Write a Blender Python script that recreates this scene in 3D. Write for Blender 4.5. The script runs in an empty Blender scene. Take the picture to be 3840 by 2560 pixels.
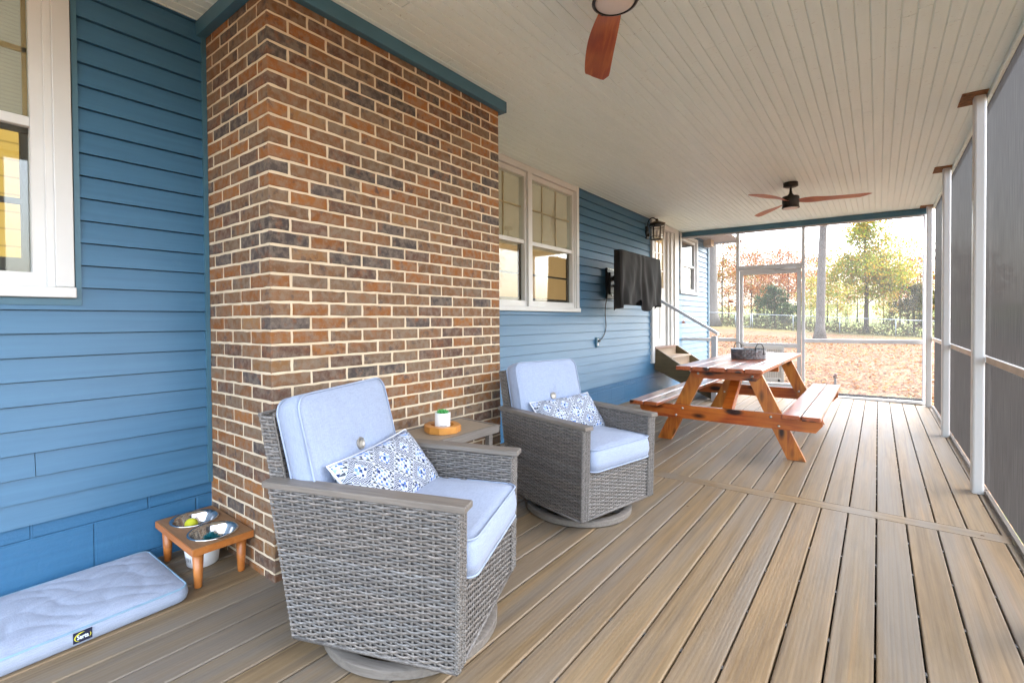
import bpy, bmesh, math, random
from mathutils import Vector, Matrix, noise
random.seed(7)
R = math.radians
PI = math.pi
sc = bpy.context.scene
COL = sc.collection

# ------------------------------------------------------------------ helpers
class MB:
    """collects geometry, builds ONE mesh object"""
    def __init__(s):
        s.v = []; s.f = []; s.c = []; s.sm = []
    def add(s, vs, fs, col=None, smooth=False, M=None):
        o = len(s.v)
        if M is not None: vs = [M @ Vector(p) for p in vs]
        s.v.extend([tuple(p) for p in vs])
        for f in fs:
            s.f.append(tuple(i + o for i in f)); s.c.append(col); s.sm.append(smooth)
    def box(s, x0, x1, y0, y1, z0, z1, col=None, M=None, b=0.0):
        if b > 0:
            b = min(b, (x1-x0)*.45, (y1-y0)*.45, (z1-z0)*.45)
            vs = []; 
            for sx in (0, 1):
                for sy in (0, 1):
                    for sz in (0, 1):
                        X = x1 if sx else x0; Y = y1 if sy else y0; Z = z1 if sz else z0
                        dx = -b if sx else b; dy = -b if sy else b; dz = -b if sz else b
                        vs += [(X, Y+dy, Z+dz), (X+dx, Y, Z+dz), (X+dx, Y+dy, Z)]
            def i(sx, sy, sz, k): return (sx*4+sy*2+sz)*3+k
            fs = []
            for s1 in (0, 1):
                q = [i(s1,0,0,0), i(s1,1,0,0), i(s1,1,1,0), i(s1,0,1,0)]; fs.append(q if s1 else q[::-1])
                q = [i(0,s1,0,1), i(0,s1,1,1), i(1,s1,1,1), i(1,s1,0,1)]; fs.append(q if s1 else q[::-1])
                q = [i(0,0,s1,2), i(1,0,s1,2), i(1,1,s1,2), i(0,1,s1,2)]; fs.append(q if s1 else q[::-1])
            for a in (0, 1):
                for c in (0, 1):
                    fs.append([i(a,c,0,0), i(a,c,1,0), i(a,c,1,1), i(a,c,0,1)])
                    fs.append([i(a,0,c,0), i(a,1,c,0), i(a,1,c,2), i(a,0,c,2)])
                    fs.append([i(0,a,c,1), i(1,a,c,1), i(1,a,c,2), i(0,a,c,2)])
            for a in (0, 1):
                for c in (0, 1):
                    for d in (0, 1): fs.append([i(a,c,d,0), i(a,c,d,1), i(a,c,d,2)])
            s.add(vs, fs, col, False, M); return
        vs = [(x0,y0,z0),(x1,y0,z0),(x1,y1,z0),(x0,y1,z0),(x0,y0,z1),(x1,y0,z1),(x1,y1,z1),(x0,y1,z1)]
        s.add(vs, [(0,3,2,1),(4,5,6,7),(0,1,5,4),(1,2,6,5),(2,3,7,6),(3,0,4,7)], col, False, M)
    def tube(s, pts, r, n=8, col=None, cap=True, flat=1.0):
        pts = [Vector(p) for p in pts]; N = len(pts)
        rr = r if isinstance(r, (list, tuple)) else [r]*N
        up = Vector((0, 0, 1)); rings = []
        t0 = (pts[1]-pts[0]).normalized()
        if abs(t0.dot(up)) > .95: up = Vector((1, 0, 0))
        for i, p in enumerate(pts):
            t = (pts[min(i+1, N-1)] - pts[max(i-1, 0)]).normalized()
            a = t.cross(up)
            if a.length < 1e-6: a = t.orthogonal()
            a.normalize(); b = a.cross(t).normalized()
            up = b
            rings.append([p + (a*math.cos(2*PI*k/n) + b*flat*math.sin(2*PI*k/n))*rr[i] for k in range(n)])
        vs = [q for g in rings for q in g]; fs = []
        for i in range(N-1):
            for k in range(n):
                fs.append((i*n+k, i*n+(k+1) % n, (i+1)*n+(k+1) % n, (i+1)*n+k))
        if cap: fs += [tuple(range(n))[::-1], tuple((N-1)*n+k for k in range(n))]
        s.add(vs, fs, col, n > 4)
    def lathe(s, prof, n=32, c=(0, 0, 0), col=None, M=None, cap=False):
        vs = []; fs = []
        for (r, z) in prof:
            for k in range(n):
                a = 2*PI*k/n; vs.append((c[0]+r*math.cos(a), c[1]+r*math.sin(a), c[2]+z))
        for i in range(len(prof)-1):
            for k in range(n):
                fs.append((i*n+k, i*n+(k+1) % n, (i+1)*n+(k+1) % n, (i+1)*n+k))
        if cap:
            fs.append(tuple(range(n))[::-1]); fs.append(tuple((len(prof)-1)*n+k for k in range(n)))
        s.add(vs, fs, col, True, M)
    def prism(s, poly, h0, h1, axis='z', col=None, M=None):
        n = len(poly)
        def P(a, b, h):
            return {'z': (a, b, h), 'y': (a, h, b), 'x': (h, a, b)}[axis]
        vs = [P(a, b, h0) for a, b in poly] + [P(a, b, h1) for a, b in poly]
        fs = [tuple(range(n))[::-1], tuple(range(n, 2*n))] + [(i, (i+1) % n, (i+1) % n+n, i+n) for i in range(n)]
        s.add(vs, fs, col, False, M)
    def build(s, name, mat, parent=None, M=None, auto=None, recalc=True):
        me = bpy.data.meshes.new(name)
        me.from_pydata(s.v, [], s.f)
        me.polygons.foreach_set('use_smooth', s.sm)
        if any(c is not None for c in s.c):
            at = me.attributes.new('tint', 'FLOAT_COLOR', 'FACE')
            flat = []
            for c in s.c: flat += list(c or (1, 1, 1)) + [1.0]
            at.data.foreach_set('color', flat)
        if recalc:
            bm = bmesh.new(); bm.from_mesh(me); bmesh.ops.recalc_face_normals(bm, faces=bm.faces); bm.to_mesh(me); bm.free()
        if mat: me.materials.append(mat)
        if auto is not None:
            me.polygons.foreach_set('use_smooth', [True]*len(me.polygons))
            me.set_sharp_from_angle(angle=R(auto))
        me.update()
        o = bpy.data.objects.new(name, me); COL.objects.link(o)
        if parent: o.parent = parent
        if M is not None: o.matrix_local = M
        return o

def tag(o, label, cat, group=None):
    o['label'] = label; o['category'] = cat
    if group: o['group'] = group
    return o
def thing(name, label, cat, group=None, M=None):
    o = bpy.data.objects.new(name, None); o.empty_display_size = .1; COL.objects.link(o)
    if M is not None: o.matrix_world = M
    return tag(o, label, cat, group)
def struct(o, kind='structure'):
    o['kind'] = kind; return o
def copy_tree(o, parent=None):
    c = o.copy(); COL.objects.link(c); c.parent = parent
    for ch in [x for x in bpy.data.objects if x.parent == o]: copy_tree(ch, c)
    return c
SF = .027
def fz(x): return -SF*(x-.6)
TILT = math.atan(SF)
def place(x, y, rz, h=0.0):
    return Matrix.Translation((x, y, fz(x)+h)) @ Matrix.Rotation(TILT, 4, 'Y') @ Matrix.Rotation(rz, 4, 'Z')
def text_mesh(name, body, size, mat, parent, M, ext=.0006, align='CENTER', shear=0, spacing=1, offset=0.0):
    cu = bpy.data.curves.new(name, 'FONT'); cu.body = body; cu.size = size; cu.extrude = ext
    cu.align_x = align; cu.align_y = 'CENTER'; cu.shear = shear; cu.space_character = spacing; cu.offset = offset; cu.resolution_u = 3
    t = bpy.data.objects.new(name, cu); COL.objects.link(t)
    dg = bpy.context.evaluated_depsgraph_get()
    me = bpy.data.meshes.new_from_object(t.evaluated_get(dg)); me.name = name
    bpy.data.objects.remove(t); me.materials.clear(); me.materials.append(mat)
    o = bpy.data.objects.new(name, me); COL.objects.link(o); o.parent = parent; o.matrix_local = M
    return o

# ------------------------------------------------------------------ materials
class NT:
    def __init__(s, name):
        s.m = bpy.data.materials.new(name); s.m.use_nodes = True
        s.t = s.m.node_tree; s.n = s.t.nodes; s.l = s.t.links
        s.b = s.n['Principled BSDF']; s.out = s.n['Material Output']
        s.tc = s.n.new('ShaderNodeTexCoord')
    def link(s, a, b): s.l.new(a, b); return s
    def val(s, sock, v):
        if hasattr(v, 'is_linked') or isinstance(v, bpy.types.NodeSocket): s.l.new(v, sock)
        else:
            sock.default_value = v
    def mapping(s, scale=(1,1,1), coord='Object', rot=(0,0,0), loc=(0,0,0), src=None):
        m = s.n.new('ShaderNodeMapping'); s.l.new(src or s.tc.outputs[coord], m.inputs[0])
        m.inputs['Scale'].default_value = scale; m.inputs['Rotation'].default_value = rot; m.inputs['Location'].default_value = loc
        return m.outputs[0]
    def noise(s, vec, scale=5, detail=4, rough=.55, dist=0):
        n = s.n.new('ShaderNodeTexNoise'); s.l.new(vec, n.inputs['Vector'])
        n.inputs['Scale'].default_value = scale; n.inputs['Detail'].default_value = detail
        n.inputs['Roughness'].default_value = rough; n.inputs['Distortion'].default_value = dist
        return n.outputs[0]
    def ramp(s, fac, stops, interp='LINEAR'):
        r = s.n.new('ShaderNodeValToRGB'); s.l.new(fac, r.inputs[0]); r.color_ramp.interpolation = interp
        els = r.color_ramp.elements
        while len(els) < len(stops): els.new(.5)
        for e, (p, c) in zip(els, stops):
            e.position = p; e.color = (c[0], c[1], c[2], 1) if isinstance(c, (tuple, list)) else (c, c, c, 1)
        return r.outputs[0]
    def mix(s, fac, a, b, mode='MIX'):
        m = s.n.new('ShaderNodeMix'); m.data_type = 'RGBA'; m.blend_type = mode
        s.val(m.inputs[0], fac)
        for k, v in ((6, a), (7, b)):
            if isinstance(v, (tuple, list)): v = (v[0], v[1], v[2], 1)
            s.val(m.inputs[k], v)
        return m.outputs[2]
    def math(s, op, a, b=0.0, c=0.0):
        m = s.n.new('ShaderNodeMath'); m.operation = op; s.val(m.inputs[0], a); s.val(m.inputs[1], b); s.val(m.inputs[2], c)
        return m.outputs[0]
    def attr(s, name='tint'):
        a = s.n.new('ShaderNodeAttribute'); a.attribute_name = name; return a.outputs['Color']
    def bump(s, h, strength=.3, dist=.01):
        b = s.n.new('ShaderNodeBump'); s.l.new(h, b.inputs['Height']); b.inputs['Strength'].default_value = strength
        b.inputs['Distance'].default_value = dist; s.l.new(b.outputs[0], s.b.inputs['Normal']); return s
    def fin(s, col=None, rough=.5, spec=.5, metal=0, coat=0):
        if col is not None:
            if isinstance(col, (tuple, list)): col = (col[0], col[1], col[2], 1)
            s.val(s.b.inputs['Base Color'], col)
        s.val(s.b.inputs['Roughness'], rough); s.b.inputs['Specular IOR Level'].default_value = spec
        s.b.inputs['Metallic'].default_value = metal; s.b.inputs['Coat Weight'].default_value = coat
        s.b.inputs['Coat Roughness'].default_value = .12
        return s.m
def c8(r, g, b):
    f = lambda v: ((v/255+.055)/1.055)**2.4 if v > 10 else v/255/12.92
    return (f(r), f(g), f(b))
def simple(name, col, rough=.5, spec=.5, metal=0, var=.12, scale=6, bump=0, bscale=60, coat=0):
    t = NT(name); v = t.mapping()
    n = t.noise(v, scale, 4)
    lo = tuple(max(0, c*(1-var)) for c in col); hi = tuple(min(1, c*(1+var)) for c in col)
    cc = t.ramp(n, [(.3, lo), (.7, hi)])
    if bump: t.bump(t.noise(v, bscale, 5), bump, .004)
    return t.fin(cc, rough, spec, metal, coat)
def glass_mat(name, tint=(1,1,1), ior=1.5, trans=1.0, haze=0):
    t = NT(name); n = t.n
    tr = n.new('ShaderNodeBsdfTransparent'); tr.inputs[0].default_value = (tint[0], tint[1], tint[2], 1)
    gl = n.new('ShaderNodeBsdfGlossy'); gl.inputs['Roughness'].default_value = .02 + haze
    lw = n.new('ShaderNodeLayerWeight'); lw.inputs[0].default_value = .5
    f5 = t.math('MULTIPLY_ADD', t.math('POWER', lw.outputs['Facing'], 4.0), .90, .05)
    mx = n.new('ShaderNodeMixShader'); t.l.new(f5, mx.inputs[0]); t.l.new(tr.outputs[0], mx.inputs[1]); t.l.new(gl.outputs[0], mx.inputs[2])
    t.l.new(mx.outputs[0], t.out.inputs[0]); n.remove(t.b)
    return t.m

def wood_mat(name, c1, c2, c3, axis=1, rough=.35, coat=0, spec=.5, knots=True, k=1.0):
    t = NT(name); sl = [10*k, 10*k, 10*k]; sl[axis] = .9*k
    v = t.mapping(tuple(sl))
    g = t.noise(v, 2.2, 6, .6, 1.2)
    col = t.ramp(g, [(.28, c1), (.5, c2), (.75, c3)])
    big = t.noise(t.mapping(), 3.2, 2)
    col = t.mix(t.ramp(big, [(.42, 0), (.68, .55)]), col, c3)
    if knots:
        s2 = [9, 9, 9]; s2[axis] = 3.6
        vo = t.n.new('ShaderNodeTexVoronoi'); t.l.new(t.mapping(tuple(s2)), vo.inputs['Vector']); vo.inputs['Scale'].default_value = 1.0
        kk = t.ramp(vo.outputs['Distance'], [(.20, 1), (.36, 0)])
        col = t.mix(kk, col, tuple(q*.12 for q in c1))
    t.bump(g, .12, .003)
    return t.fin(col, rough, spec, 0, coat)

M = {}
# blue lap siding paint
def blue_paint(name, joints=False):
    t = NT(name); v = t.mapping()
    a = t.noise(t.mapping((4, .6, 14)), 3, 5)
    col = t.ramp(a, [(.3, (.036, .118, .212)), (.7, (.046, .140, .242))])
    dirt = t.noise(v, 9, 6, .7)
    col = t.mix(t.ramp(dirt, [(.62, 0), (.80, .35)]), col, (.10, .19, .26))
    if joints:
        br = t.n.new('ShaderNodeTexBrick')
        cx = t.n.new('ShaderNodeSeparateXYZ'); t.l.new(t.tc.outputs['Object'], cx.inputs[0])
        cb = t.n.new('ShaderNodeCombineXYZ'); t.l.new(cx.outputs[1], cb.inputs[0]); t.l.new(cx.outputs[2], cb.inputs[1])
        ad = t.n.new('ShaderNodeVectorMath'); ad.operation = 'ADD'; ad.inputs[1].default_value = (-.18, .07, 0); t.l.new(cb.outputs[0], ad.inputs[0])
        t.l.new(ad.outputs[0], br.inputs['Vector']); br.inputs['Scale'].default_value = 1.0
        br.inputs['Brick Width'].default_value = .43; br.inputs['Row Height'].default_value = .215; br.inputs['Mortar Size'].default_value = .006
        br.inputs['Mortar Smooth'].default_value = .6
        h = t.math('SUBTRACT', t.math('MULTIPLY', t.noise(v, 55, 5), .35), t.math('MULTIPLY', br.outputs['Fac'], 1.0))
        t.bump(h, .8, .008)
        col = t.mix(1.0, col, (.75, .95, 1.05), 'MULTIPLY')
    else:
        t.bump(t.noise(t.mapping((30, 4, 90)), 3, 4), .12, .002)
    return t.fin(col, .42, .45)
M['blue'] = blue_paint('blue_paint'); M['block'] = blue_paint('painted_block', True)
M['trimblue'] = simple('trim_blue', (.045, .13, .19), .45, var=.08)
M['white'] = simple('white_paint', (.56, .56, .55), .4, var=.04, scale=3, bump=.05)
M['vinyl'] = simple('white_vinyl', (.58, .575, .56), .35, var=.03)
M['greywhite'] = simple('grey_white_paint', (.50, .51, .53), .45, var=.05)
# brick
t = NT('brick_faces'); v = t.mapping()
tint = t.attr()
n1 = t.noise(v, 26, 5, .6); n2 = t.noise(t.mapping((1, 1, 1), loc=(5, 2, 1)), 14, 4, .65); n3 = t.noise(t.mapping(loc=(1, 7, 3)), 70, 4)
col = t.mix(t.ramp(n1, [(.40, 0), (.60, .55)]), tint, (.21, .165, .125))
col = t.mix(t.ramp(n2, [(.54, 0), (.72, .55)]), col, (.24, .080, .018))
col = t.mix(t.ramp(n2, [(.30, .75), (.42, 0)]), col, (.05, .038, .040))
col = t.mix(t.ramp(n3, [(.60, 0), (.78, .35)]), col, (.30, .25, .20))
t.bump(t.math('ADD', n3, t.math('MULTIPLY', n1, .6)), .45, .004)
M['brick'] = t.fin(col, .72, .3)
t = NT('mortar'); v = t.mapping(); n = t.noise(v, 60, 5)
t.bump(n, .5, .004); M['mortar'] = t.fin(t.ramp(t.noise(v, 9, 4), [(.3, (.52, .42, .29)), (.7, (.64, .53, .39))]), .85, .2)
# deck
def deck_mat(name, cross=False):
    t = NT(name); ax = (1.2, 14, 14) if cross else (14, 1.2, 14)
    sc3 = t.n.new('ShaderNodeVectorMath'); sc3.operation = 'MULTIPLY_ADD'; t.l.new(t.attr(), sc3.inputs[0]); sc3.inputs[1].default_value = (0 if cross else 0, 61, 17); t.l.new(t.tc.outputs['Object'], sc3.inputs[2])
    src = sc3.outputs[0]
    v = t.mapping(ax, src=src); g = t.noise(v, 1.6, 6, .62, .9)
    w = t.n.new('ShaderNodeTexWave'); w.wave_type = 'BANDS'; w.bands_direction = 'Y' if cross else 'X'
    t.l.new(t.mapping((.55, 11, 11) if cross else (11, .55, 11), src=src), w.inputs['Vector']); w.inputs['Scale'].default_value = 1.7
    w.inputs['Distortion'].default_value = 9; w.inputs['Detail'].default_value = 3; w.inputs['Detail Scale'].default_value = .55
    base = t.ramp(g, [(.25, (.155, .105, .055)), (.5, (.200, .140, .076)), (.78, (.245, .172, .096))])
    col = t.mix(.6, base, t.attr(), 'MULTIPLY')
    st = t.noise(t.mapping((.4, 26, 26) if cross else (26, .4, 26), src=src), 1.5, 5, .65)
    col = t.mix(t.ramp(st, [(.50, 0), (.68, .62)]), col, (.085, .056, .032))
    col = t.mix(t.ramp(st, [(.30, .45), (.42, 0)]), col, (.30, .175, .075))
    grey = t.noise(t.mapping((5, .35, 5), loc=(3, 1, 0), src=src), 1.3, 4)
    col = t.mix(t.ramp(grey, [(.40, 0), (.62, .6)]), col, (.168, .155, .138))
    col = t.mix(t.ramp(w.outputs[1], [(.0, .0), (.16, .0), (.2, 0)]), col, (.15, .12, .09))
    vein = t.ramp(w.outputs['Fac'], [(.03, .30), (.16, 0)])
    col = t.mix(vein, col, (.15, .105, .068))
    h = t.math('ADD', w.outputs['Fac'], t.math('MULTIPLY', t.noise(t.mapping((60, 8, 60)), 3, 4), 1.2))
    t.bump(h, .2, .0015)
    return t.fin(col, .52, .32)
M['deck'] = deck_mat('composite_deck'); M['deckx'] = deck_mat('composite_deck_cross', True)
M['dark'] = simple('dark_void', (.012, .010, .009), .9, .1)
# ceiling
t = NT('ceiling_paint'); v = t.mapping()
n = t.noise(t.mapping((6, .5, 6)), 3, 5); col = t.ramp(n, [(.3, (.70, .815, .785)), (.7, (.75, .86, .83))])
n2 = t.noise(t.mapping((3.1, 1.1, 3)), 6, 6, .7); col = t.mix(t.ramp(n2, [(.66, 0), (.80, .25)]), col, (.33, .31, .25))
n5 = t.noise(t.mapping((2.2, 7, 2), loc=(4, 4, 4)), 9, 3, .6, 2.0); col = t.mix(t.ramp(n5, [(.665, 0), (.71, .6)]), col, (.22, .20, .16))
t.bump(t.noise(t.mapping((40, 6, 40)), 2, 4), .1, .002)
M['ceil'] = t.fin(col, .5, .4)
M['groove'] = simple('ceiling_groove_shade', (.40, .39, .34), .7)
# wicker
t = NT('wicker'); v = t.mapping()
oi = t.attr(); n = t.noise(t.mapping((60, 60, 240)), 1.2, 4, .7); n2 = t.noise(v, 90, 3)
col = t.ramp(n, [(.25, (.052, .046, .042)), (.5, (.120, .109, .100)), (.72, (.25, .232, .215))])
col = t.mix(.8, col, oi, 'MULTIPLY'); t.bump(n2, .3, .002)
M['wicker'] = t.fin(col, .42, .5)
M['wickerdark'] = simple('wicker_backing', (.035, .031, .029), .8)
def brushed(name, c, rough=.45, axis=0):
    t = NT(name); s_ = [90, 90, 90]; s_[axis] = 5
    g = t.noise(t.mapping(tuple(s_)), 1, 4, .7)
    col = t.ramp(g, [(.3, tuple(q*.68 for q in c)), (.55, c), (.75, tuple(q*1.18 for q in c))])
    t.bump(g, .15, .002); return t.fin(col, rough, .5)
M['armgrey'] = brushed('brushed_taupe', (.165, .145, .125))
M['armgreyY'] = brushed('brushed_taupe_side', (.165, .145, .125), axis=1)
M['tabletile'] = simple('table_tile', (.255, .205, .150), .45, var=.08, scale=60)
# fabric
def fabric(name, c, rough=.9):
    t = NT(name); a = t.noise(t.mapping((30, 320, 320)), 1, 3, .7); b = t.noise(t.mapping((320, 30, 320)), 1, 3, .7)
    n = t.math('MULTIPLY', t.math('ADD', a, b), .5)
    col = t.ramp(n, [(.3, tuple(q*.78 for q in c)), (.5, c), (.7, tuple(min(1, q*1.16) for q in c))])
    t.bump(t.math('ADD', n, t.math('MULTIPLY', t.noise(t.mapping(), 9, 3), .8)), .3, .004)
    m = t.fin(col, rough, .2); t.b.inputs['Sheen Weight'].default_value = .15
    return m
M['cushion'] = fabric('light_blue_fabric', (.275, .325, .435))
M['piping'] = simple('piping_cord', (.28, .335, .445), .8)
M['bed'] = fabric('quilted_fabric', (.285, .325, .415))
M['bedpipe'] = simple('aqua_piping', (.20, .32, .42), .8)
# patterned pillow
t = NT('patterned_fabric')
uv = t.mapping((1, 1, 1), 'UV')
sep = t.n.new('ShaderNodeSeparateXYZ'); t.l.new(uv, sep.inputs[0]); X, Y = sep.outputs[0], sep.outputs[1]
def sym(s, k): return t.math('ABSOLUTE', t.math('SUBTRACT', t.math('FRACT', t.math('MULTIPLY', s, k)), .5))
dx, dy = sym(X, 3.6), sym(Y, 2.1)                     # big diamond lattice, 0..0.5
dm = t.math('ADD', dx, dy)                            # 0..1
def band(s, lo, hi): return t.math('MULTIPLY', t.math('GREATER_THAN', s, lo), t.math('LESS_THAN', s, hi))
ck = t.n.new('ShaderNodeTexVoronoi'); ck.distance = 'MANHATTAN'; t.l.new(t.mapping((30, 16, 1), 'UV'), ck.inputs['Vector']); ck.inputs['Scale'].default_value = 1; ck.inputs['Randomness'].default_value = .35
cell = t.math('LESS_THAN', ck.outputs['Distance'], .60)
hook = t.n.new('ShaderNodeTexWave'); hook.wave_type = 'RINGS'; t.l.new(t.mapping((27, 15, 1), 'UV'), hook.inputs['Vector']); hook.inputs['Scale'].default_value = 1.0; hook.inputs['Distortion'].default_value = 7; hook.inputs['Detail'].default_value = 1
hk = t.math('GREATER_THAN', hook.outputs['Fac'], .46)
tri = t.math('GREATER_THAN', t.math('ADD', t.math('FRACT', t.math('MULTIPLY', X, 26)), t.math('FRACT', t.math('MULTIPLY', Y, 16))), 1.05)
bluev = t.ramp(ck.outputs['Color'], [(.0, (.05, .12, .38)), (.40, (.13, .24, .52)), (.55, (.012, .03, .12)), (.72, (.22, .33, .60))], 'CONSTANT')
col = t.mix(t.math('MULTIPLY', band(dm, .0, .24), cell), (.44, .47, .53), bluev)
col = t.mix(t.math('MULTIPLY', band(dm, .25, .48), hk), col, (.012, .022, .055))
col = t.mix(t.math('MULTIPLY', band(dm, .50, .66), tri), col, (.05, .06, .08))
col = t.mix(t.math('MULTIPLY', band(dm, .66, 1.0), cell), col, bluev)
col = t.mix(band(dm, -.1, .06), col, (.02, .05, .16))
t.bump(t.noise(t.mapping(), 16, 3), .25, .006)
M['pattern'] = t.fin(col, .85, .2)
# stained cedar
M['cedar'] = wood_mat('stained_cedar', (.17, .022, .004), (.36, .070, .009), (.50, .16, .022), 1, .34, .25)
M['cedarx'] = wood_mat('stained_cedar_cross', (.17, .022, .004), (.37, .070, .008), (.52, .165, .022), 0, .34, .25)
M['cedarz'] = wood_mat('stained_cedar_leg', (.175, .028, .005), (.37, .10, .011), (.52, .20, .03), 2, .34, .25)
M['cedartop'] = wood_mat('stained_cedar_top', (.16, .026, .008), (.28, .060, .016), (.38, .11, .03), 1, .30, .3)
M['bowlwood'] = wood_mat('orange_stained_wood', (.30, .085, .015), (.42, .135, .026), (.50, .19, .05), 0, .4, .2, knots=False)
M['bowltop'] = wood_mat('worn_wood_top', (.17, .085, .038), (.24, .125, .055), (.33, .17, .08), 0, .55, 0, knots=False)
M['traywood'] = wood_mat('tray_wood', (.33, .12, .02), (.46, .18, .03), (.55, .25, .05), 0, .4, .2, knots=False)
M['fanwood'] = wood_mat('varnished_blade_wood', (.13, .013, .003), (.28, .048, .008), (.48, .16, .03), 0, .45, .05, knots=False)
M['ptwood'] = wood_mat('treated_lumber', (.06, .042, .016), (.09, .062, .025), (.125, .088, .036), 0, .6, 0, knots=False)
M['riser'] = simple('composite_riser', (.27, .20, .14), .5)
M['steel'] = simple('polished_steel', (.62, .62, .62), .16, .5, 1, var=.05)
M['bolt'] = simple('zinc_bolt', (.55, .55, .50), .35, .5, 1)
M['galv'] = None
t = NT('galvanised_embossed'); v = t.mapping()
w = t.n.new('ShaderNodeTexVoronoi'); t.l.new(t.mapping((11, 11, 11)), w.inputs['Vector']); w.inputs['Scale'].default_value = 1; w.feature = 'SMOOTH_F1'
ma = t.n.new('ShaderNodeTexMagic'); ma.turbulence_depth = 2; t.l.new(t.mapping((26, 26, 26)), ma.inputs['Vector']); ma.inputs['Scale'].default_value = 1
t.bump(t.math('ADD', w.outputs['Distance'], ma.outputs['Fac']), .9, .012)
M['galv'] = t.fin(t.ramp(t.noise(v, 24, 4), [(.3, (.16, .17, .18)), (.7, (.42, .44, .46))]), .42, .5, .75)
M['black'] = simple('black_metal', (.014, .012, .011), .4, .5, .3)
M['blackplastic'] = simple('black_plastic', (.014, .014, .015), .35)
M['bronze'] = simple('bronze_roof', (.055, .036, .014), .35, .5, .6)
t = NT('black_cover_cloth'); t.bump(t.noise(t.mapping((20, 20, 6)), 2, 4), .3, .006)
M['cloth'] = t.fin(t.ramp(t.noise(t.mapping((5, 5, 2)), 2, 3), [(.3, (.011, .010, .010)), (.7, (.016, .015, .015))]), .7, .2)
M['glass'] = glass_mat('window_glass', (.94, .97, .95))
M['lglass'] = glass_mat('seeded_glass', (.9, .9, .9), 1.6, haze=.1)
M['frost'] = simple('frosted_lamp_glass', (.62, .56, .51), .4, .4, var=.03)
M['yball'] = simple('yellow_ball', (.62, .62, .03), .8, bump=.4, bscale=300)
M['teal'] = simple('teal_rubber', (.005, .13, .15), .5)
M['ceramic'] = simple('white_ceramic', (.72, .71, .70), .22, .5, var=.03)
M['succ'] = simple('succulent_green', (.05, .33, .07), .4, var=.35, scale=40)
M['soil'] = simple('soil', (.03, .02, .015), .9)
M['ink'] = simple('dark_ink', (.03, .03, .035), .6)
M['labelnavy'] = simple('navy_label', (.004, .007, .03), .6)
M['labelwhite'] = simple('label_white', (.7, .75, .8), .6)
M['labelyellow'] = simple('label_yellow', (.62, .60, .03), .6)
M['rust'] = simple('rusty_plate', (.20, .095, .035), .7, .3, .2, var=.5, scale=30)
M['peach'] = simple('bare_wood_rail', (.50, .37, .26), .6, var=.12)
M['fencem'] = simple('galvanised_pipe', (.30, .33, .35), .45, .5, .5)
def screen_mat(name, alpha, col, cell=0, angle=False):
    t = NT(name)
    tr = t.n.new('ShaderNodeBsdfTransparent'); tl = t.n.new('ShaderNodeBsdfTranslucent'); df = t.n.new('ShaderNodeBsdfDiffuse')
    nn = t.noise(t.mapping((30, 30, 1.2)), 3, 4); cc = t.ramp(nn, [(.3, tuple(q*.70 for q in col)), (.7, tuple(q*1.35 for q in col))])
    t.l.new(cc, tl.inputs[0]); t.l.new(cc, df.inputs[0])
    m1 = t.n.new('ShaderNodeMixShader'); m1.inputs[0].default_value = .4; t.l.new(df.outputs[0], m1.inputs[1]); t.l.new(tl.outputs[0], m1.inputs[2])
    m2 = t.n.new('ShaderNodeMixShader'); m2.inputs[0].default_value = alpha
    if angle:   # a woven shade cloth closes up when seen along its surface
        lw = t.n.new('ShaderNodeLayerWeight'); lw.inputs[0].default_value = .5
        mr = t.n.new('ShaderNodeMapRange'); t.l.new(lw.outputs['Facing'], mr.inputs[0]); mr.inputs[1].default_value = .78; mr.inputs[2].default_value = .35; mr.inputs[3].default_value = alpha*.10; mr.inputs[4].default_value = alpha
        t.l.new(mr.outputs[0], m2.inputs[0])
    t.l.new(m1.outputs[0], m2.inputs[1]); t.l.new(tr.outputs[0], m2.inputs[2])
    t.l.new(m2.outputs[0], t.out.inputs[0]); t.n.remove(t.b)
    return t.m
M['solar'] = screen_mat('solar_screen_fabric', .85, (.070, .068, .066), angle=True)
M['insect'] = screen_mat('insect_screen_mesh', .82, (.16, .16, .16))
M['chain'] = screen_mat('chain_link_mesh', .86, (.14, .15, .15))
M['winscreen'] = screen_mat('window_screen_mesh', .45, (.20, .18, .16))
def lit(name, c, e, stripes=0):  # emission of its own colour: for lamps, and for walls and blinds made to glow
    t = NT(name)
    cc = c + (1,)
    t.b.inputs['Base Color'].default_value = cc; t.b.inputs['Emission Strength'].default_value = e
    if stripes:
        w = t.n.new('ShaderNodeTexWave'); w.bands_direction = 'Z'; t.l.new(t.mapping(), w.inputs['Vector']); w.inputs['Scale'].default_value = stripes
        r = t.ramp(w.outputs['Fac'], [(.0, tuple(q*.6 for q in c)), (.06, c), (1, c)]); t.l.new(r, t.b.inputs['Emission Color']); t.l.new(r, t.b.inputs['Base Color'])
    else: t.b.inputs['Emission Color'].default_value = cc
    t.b.inputs['Roughness'].default_value = .8
    return t.m

# ------------------------------------------------------------------ camera
YAW, PIT, ROL, HC = .6511, .0144, .0070, 1.3053
rt = Vector((math.cos(YAW), math.sin(YAW), 0)); fw0 = Vector((-math.sin(YAW), math.cos(YAW), 0)); zz = Vector((0, 0, 1))
fwd = fw0*math.cos(PIT) - zz*math.sin(PIT); up0 = zz*math.cos(PIT) + fw0*math.sin(PIT)
r2 = rt*math.cos(ROL) - up0*math.sin(ROL); u2 = rt*math.sin(ROL) + up0*math.cos(ROL)
cam = bpy.data.cameras.new('camera'); co = bpy.data.objects.new('camera', cam); COL.objects.link(co)
mw = Matrix((r2, u2, -fwd)).transposed().to_4x4(); mw.translation = (0, 0, HC); co.matrix_world = mw
cam.sensor_width = 36; cam.lens = 36*1807.9/3840; cam.shift_x = .00117; cam.shift_y = -.01305
cam.clip_start = .05; cam.clip_end = 2000
sc.camera = co

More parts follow.
